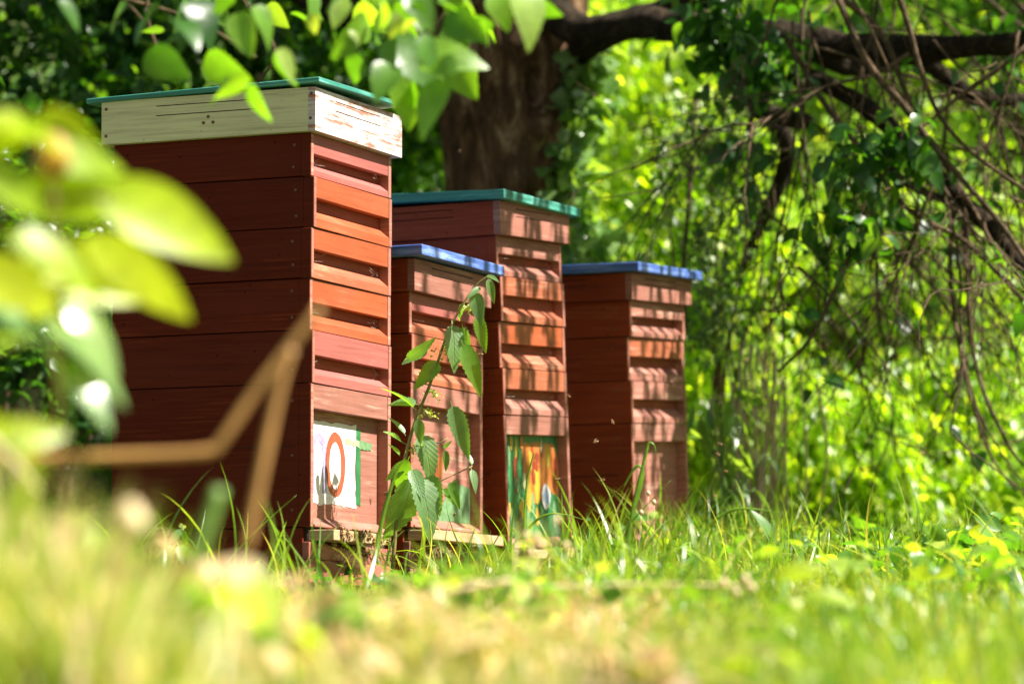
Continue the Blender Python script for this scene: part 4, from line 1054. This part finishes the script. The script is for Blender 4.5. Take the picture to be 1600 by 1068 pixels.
# drooping grass blades that stand out
def ribbon(name, label, ctrl, d, w0, mat='tallgrass', cat='grass blade', group='long single grass blades', loc=None):
    pts = curve_pts([P(x_, y_, d) for x_, y_ in ctrl], 6)
    root = pts[0].copy(); v = []; f = []; n = len(pts)
    for i, p in enumerate(pts):
        t = (pts[min(i + 1, n - 1)] - pts[max(i - 1, 0)]).normalized(); s = t.cross(Vector((0.25, -1, .2))).normalized()
        ww = w0 * (1 - (i / (n - 1)) ** 2.2) * .5 + .0002
        v += [p - root - s * ww, p - root + s * ww + Vector((0, .002, 0)) * 0, ]
    f = [(2*i, 2*i+1, 2*i+3, 2*i+2) for i in range(n - 1)]
    mb = MB(); mb.add(v, f); o = mb.build(name, M[mat], smooth=True); o.location = root
    sdf = o.modifiers.new('th', 'SOLIDIFY'); sdf.thickness = .0004
    tag(o, label, cat, group); return o
ribbon('grass_blade', 'bright folded grass blade curling before the farthest hive front', [(980, 860), (990, 790), (1003, 735), (1010, 705), (1014, 692), (1022, 695), (1027, 715)], 9.9, .010)
ribbon('grass_blade', 'pale broad grass blade bending down beside the farthest hive corner', [(988, 800), (1000, 760), (1004, 735), (995, 728), (980, 750), (967, 780)], 9.92, .011)
ribbon('grass_blade', 'thick grass blade rising beside the zero panel of the tall hive', [(585, 880), (600, 800), (620, 735), (634, 715)], 8.3, .010)
ribbon('grass_blade', 'thin upright grass blade before the green painted panel', [(818, 870), (820, 800), (824, 750), (832, 715), (836, 703)], 9.4, .006)
ribbon('grass_blade', 'long grass blade arching across the green painted panel', [(795, 860), (825, 825), (850, 805), (880, 803), (915, 812)], 9.4, .007)
ribbon('grass_blade', 'slanting grass blade between the two far hives', [(935, 900), (965, 840), (1000, 800), (1048, 750)], 9.9, .006)
ribbon('grass_blade', 'long blade bowing out to the dead stems from the farthest hive', [(1070, 890), (1100, 830), (1140, 798), (1180, 795), (1225, 803)], 10.1, .010)
ribbon('grass_blade', 'thin straight grass blade against the dark side of the tall hive', [(345, 890), (370, 860), (410, 820), (463, 773)], 8.3, .005)

# ------------------------------------------------------------------ near blurred dry stems
def stem_obj(name, label, ctrl, d, r, mat, cat='plant stem', dd=0):
    pts = curve_pts([P(x_, y_, d + dd * i) for i, (x_, y_) in enumerate(ctrl)], 5)
    root = pts[0].copy(); mb = MB(); mb.tube([p - root for p in pts], r, 8)
    o = mb.build(name, M[mat], smooth=True); o.location = root; tag(o, label, cat, 'dry stems close to the camera'); return o
stem_obj('dead_stalk', 'bent orange brown dry stem crossing low over the tall hive side', [(-60, 722), (60, 716), (200, 712), (320, 706), (345, 690), (400, 610), (470, 520), (500, 480)], 4.45, .0056, 'stembrown')
stem_obj('dead_stalk', 'upright orange brown stem standing below the crossing one', [(385, 860), (400, 780), (418, 690), (440, 590), (455, 545)], 4.45, .0060, 'stembrown')
stem_obj('green_stub', 'cut green stalk with a rounded blurred end', [(300, 900), (318, 840), (343, 762)], 4.3, .0085, 'stemgreen')
stem_obj('dead_stalk', 'dry straw stem slanting at the picture edge', [(-40, 660), (20, 720), (60, 770)], 4.2, .0045, 'straw')
stem_obj('dead_stalk', 'thin straw stem lying level across the lawn', [(700, 905), (850, 916), (1000, 912), (1170, 915)], 6.0, .0022, 'straw')
stem_obj('dead_stalk', 'long straw stem lying slanted over the hay', [(440, 975), (560, 950), (720, 920), (800, 905)], 5.6, .003, 'straw')
# pale seed heads
def seedhead(label, px, py, d, r, mat='straw'):
    root = P(px, py, d); mb = MB()
    pts = [Vector((0, 0, (k / 7 - .5) * r * 2.4)) for k in range(8)]
    mb.tube(pts, [r * math.sin(math.pi * (k + .35) / 7.7) ** .7 for k in range(8)], 10, wob=.4, freq=30)
    g0 = float(gz(root.x, root.y)) - root.z
    q1 = random.uniform(-.03, .03); mb.tube(curve_pts([Vector((0, 0, -r)), Vector((q1 * .3, 0, g0 * .35)), Vector((q1, .01, g0 * .7)), Vector((q1 * 1.6, 0, g0))], 4), .0008, 5)
    o = mb.build('seed_head', M[mat], smooth=True); o.location = root; tag(o, label, 'seed head', 'seed heads close to the camera')
seedhead('large cream blurred seed head before the dark side of the tall hive', 205, 815, 3.7, .017, 'straw')
seedhead('pale round seed head low in the near grass', 160, 930, 4.1, .014, 'straw')
seedhead('small brown seed head left of the little stake', 322, 900, 4.3, .014, 'straw')
seedhead('dry seed head hanging between the yellow green leaves', 85, 245, 4.3, .022, 'stembrown')
for i, (px, py) in enumerate([(870, 812), (838, 838), (822, 836), (830, 862), (846, 850), (885, 852)]):
    seedhead('pale oval grass seed head before the landing board of the green panelled hive', px, py, 6.3, .006)
for (px, py) in [(1165, 905), (1130, 910), (1175, 918), (1150, 925)]:
    seedhead('pale seed head over the sunny lawn below the dead stems', px, py, 6.0, .007)
for (px, py) in [(1013, 770), (1022, 784), (1002, 800)]:
    seedhead('tiny whitish flower head in front of the farthest hive panel', px, py, 8.4, .005)
# weeds low in front: broad leaves in yellow and pale green, out of focus
wd = empty('broad_leaf_weed', P(1200, 1000, 5.6)); tag(wd, 'blurred broad leaved weed with a yellow leaf on the sunny lawn', 'weed'); O = wd.location
parts = [px_leaf(BIG[k % 2], a, b, dd_, 0, r_, (.2, -.6, .8), O) for k, (a, b, dd_, r_) in enumerate([((1215, 905), (1290, 875), 5.8, .2), ((1230, 900), (1300, 915), 5.8, -.2), ((1235, 940), (1290, 960), 5.7, .2), ((1190, 970), (1130, 950), 5.7, .1), ((1215, 970), (1260, 985), 5.6, .4), ((1260, 930), (1340, 925), 5.7, .1), ((1200, 985), (1250, 950), 5.6, .2)])]
build_instances('foliage', parts, M['leaf_near'], wd)
mb = MB(); mb.tube([P(1218, 1030, 5.65) - O, P(1220, 970, 5.65) - O, P(1228, 905, 5.7) - O], .003, 6); mb.build('stem', M['stemgreen'], wd, smooth=True)

# small wooden stake below hive 1
c = P(417, 950, 8.45); sk = MB(); sk.box(-.012, .012, -.008, .008, -.03, .0); sk.box(-.0115, .0115, -.0075, .0075, .0005, .052)
o = sk.build('wooden_stake', M['barewood'], bevel=.001); o.location = (c.x, c.y, zpx(945, 8.45)); o.rotation_euler = (0, .03, -.2); tag(o, 'small pale wooden stake in the grass below the tall hive', 'stake')

# ------------------------------------------------------------------ bees
def bee_mesh():
    bm = bmesh.new()
    def ell(c, r, u=10, v=7):
        g = bmesh.ops.create_uvsphere(bm, u_segments=u, v_segments=v, radius=1)
        for q in g['verts']: q.co = Vector((q.co.x * r[0] + c[0], q.co.y * r[1] + c[1], q.co.z * r[2] + c[2]))
    ell((-.0038, 0, -.0003), (.0042, .0021, .0021)); ell((.0012, 0, .0003), (.0022, .0021, .0020)); ell((.0040, 0, -.0002), (.0012, .0017, .0015))
    nb = len(bm.faces)
    for s in (-1, 1):
        for (a, l_, w_) in ((.55, .0092, .0030), (.95, .0062, .0022)):
            vs = []
            for (t, h) in ((0, .15), (.35, .8), (.75, 1), (1, .35)):
                for k in (-1, 1):
                    x_ = .001 - t * l_ * math.cos(a); y_ = s * (.0012 + t * l_ * math.sin(a))
                    vs.append(bm.verts.new((x_ + k * h * w_ * .5 * math.sin(a), y_ + s * k * h * w_ * .5 * math.cos(a), .0022 + t * .0022)))
            for i in range(3):
                f = bm.faces.new((vs[2*i], vs[2*i+1], vs[2*i+3], vs[2*i+2])); f.material_index = 1
        for lx in (-.001, .001, .0026):
            a_ = bm.verts.new((lx, s * .0014, -.001)); b_ = bm.verts.new((lx - .0006, s * .0036, -.0006)); c_ = bm.verts.new((lx - .001, s * .0042, -.0034)); d_ = bm.verts.new((lx + .0004, s * .0034, -.0008))
            bm.faces.new((a_, b_, d_)); bm.faces.new((b_, c_, d_))
    me = bpy.data.meshes.new('bee'); bm.to_mesh(me); bm.free()
    for p in me.polygons: p.use_smooth = p.material_index == 0
    me.materials.append(M['bee']); me.materials.append(M['wing']); return me
BM_ = bee_mesh(); first = None
def bee(loc, rot, label, group, s=1.0):
    o = bpy.data.objects.new('bee', BM_); COL.objects.link(o); o.location = loc; o.rotation_euler = rot; o.scale = (s, s, s)
    tag(o, label, 'bee', group)
def local_bee(hive, x, y, z, normal, label, group):
    """bee standing on a hive surface, local coords; normal 'x' = clinging to the front, 'z' = on the board"""
    Mh = Matrix.LocRotScale(hive.location, hive.rotation_euler, (1, 1, 1))
    a = random.uniform(0, 6.28)
    if normal == 'x': R = Matrix.Rotation(math.pi / 2, 4, 'Y') @ Matrix.Rotation(a, 4, 'Z')
    else: R = Matrix.Rotation(a, 4, 'Z')
    w_ = Mh @ Matrix.Translation((x * SX, y * SY, z)) @ R
    bee(w_.to_translation(), w_.to_euler(), label, group, random.uniform(1.25, 1.5))
def zl(hive, py, d): return zpx(py, d) - hive.location.z
fl = zpx(822, d1) - zpx(908, d1)
for k in range(30): local_bee(h1, HW + .056, random.uniform(-.2, .10), fl - .018 + random.uniform(-.012, .012), 'x', 'brown honey bee clinging to the landing board edge of the tall hive', 'bees on the landing board of the tall hive')
for k in range(10): local_bee(h1, HW + random.uniform(.01, .045), random.uniform(-.2, .10), fl - .0025, 'z', 'honey bee walking on top of the landing board of the tall hive', 'bees walking on the board of the tall hive')
for k in range(58): local_bee(h1, HW + .0045, min(.24, max(-.2, random.gauss(.03, .11))), fl - .036 - abs(random.gauss(0, .016)), 'x', 'honey bee clustered on the red board under the landing board of the tall hive', 'bees clustered under the landing board of the tall hive')
f2 = zpx(822, d2) - zpx(912, d2)
for k in range(34): local_bee(h2, HW + .050 - random.uniform(0, .03), random.gauss(-.14, .045), f2 - .036 - random.uniform(0, .03), 'x', 'honey bee in the hanging cluster under the board of the low blue roofed hive', 'bees clustered under the board of the low blue roofed hive')
for k in range(6): local_bee(h2, HW + random.uniform(.01, .045), random.uniform(-.1, .24), f2 - .0025, 'z', 'honey bee on the landing board of the low blue roofed hive', 'bees on the board of the low blue roofed hive')
fly = [((957, 658), 9.6, 'bee flying highest against the dark side of the farthest hive'), ((930, 690), 9.6, 'bee flying midway down the dark side of the farthest hive'), ((940, 750), 9.6, 'bee flying lowest against the dark side of the farthest hive'),
       ((888, 618), 9.7, 'bee flying at the corner of the teal roofed hive'), ((750, 553), 9.2, 'bee flying off the corner of the low blue roofed hive'), ((872, 748), 9.5, 'bee flying before the white oval on the green panel'),
       ((710, 803), 9.1, 'bee flying just above the low hive landing board'), ((683, 812), 9.0, 'bee flying between the nettle leaves and the low hive board'), ((740, 852), 9.1, 'bee with open wings flying below the low hive landing board'),
       ((1390, 503), 10.5, 'bee flying highest over the sunny bushes'), ((1291, 540), 10.5, 'bee flying over the dark gap left of the sunny bush'), ((1325, 625), 10.3, 'upper bee of the pair flying before the sunny bush'), ((1325, 646), 10.3, 'lower bee of the pair flying before the sunny bush'),
       ((1124, 693), 10.2, 'upper of two bees flying close together beside the farthest hive'), ((1121, 709), 10.2, 'lower of two bees flying close together beside the farthest hive'), ((1135, 736), 10.2, 'bee flying near the pale upright leaves'), ((1117, 774), 10.2, 'bee flying low beside the farthest hive above the long grass'), ((1165, 562), 10.8, 'bee flying at the top of the dead stems'),
       ((788, 838), 9.5, 'bee flying in at the foot of the green panel'), ((800, 825), 9.5, 'bee flying before the green panel corner'), ((905, 860), 9.6, 'bee flying beside the landing board of the teal roofed hive'), ((1386, 296), 10.8, 'bee flying among the drooping branches'),
       ((602, 770), 8.8, 'bee flying in the gap beside the zero panel'), ((718, 236), 10.8, 'bee flying before the dark trunk'), ((1546, 527), 10.6, 'bee flying near the hanging bare branches at the side'), ((1440, 706), 10.6, 'bee flying low over the sunny bushes')]
for (p, d, lab) in fly:
    bee(P(p[0], p[1], d), (random.gauss(0, .4), random.gauss(-.3, .4), random.uniform(0, 6.28)), 'small ' + lab, 'bees in flight', 1.15)
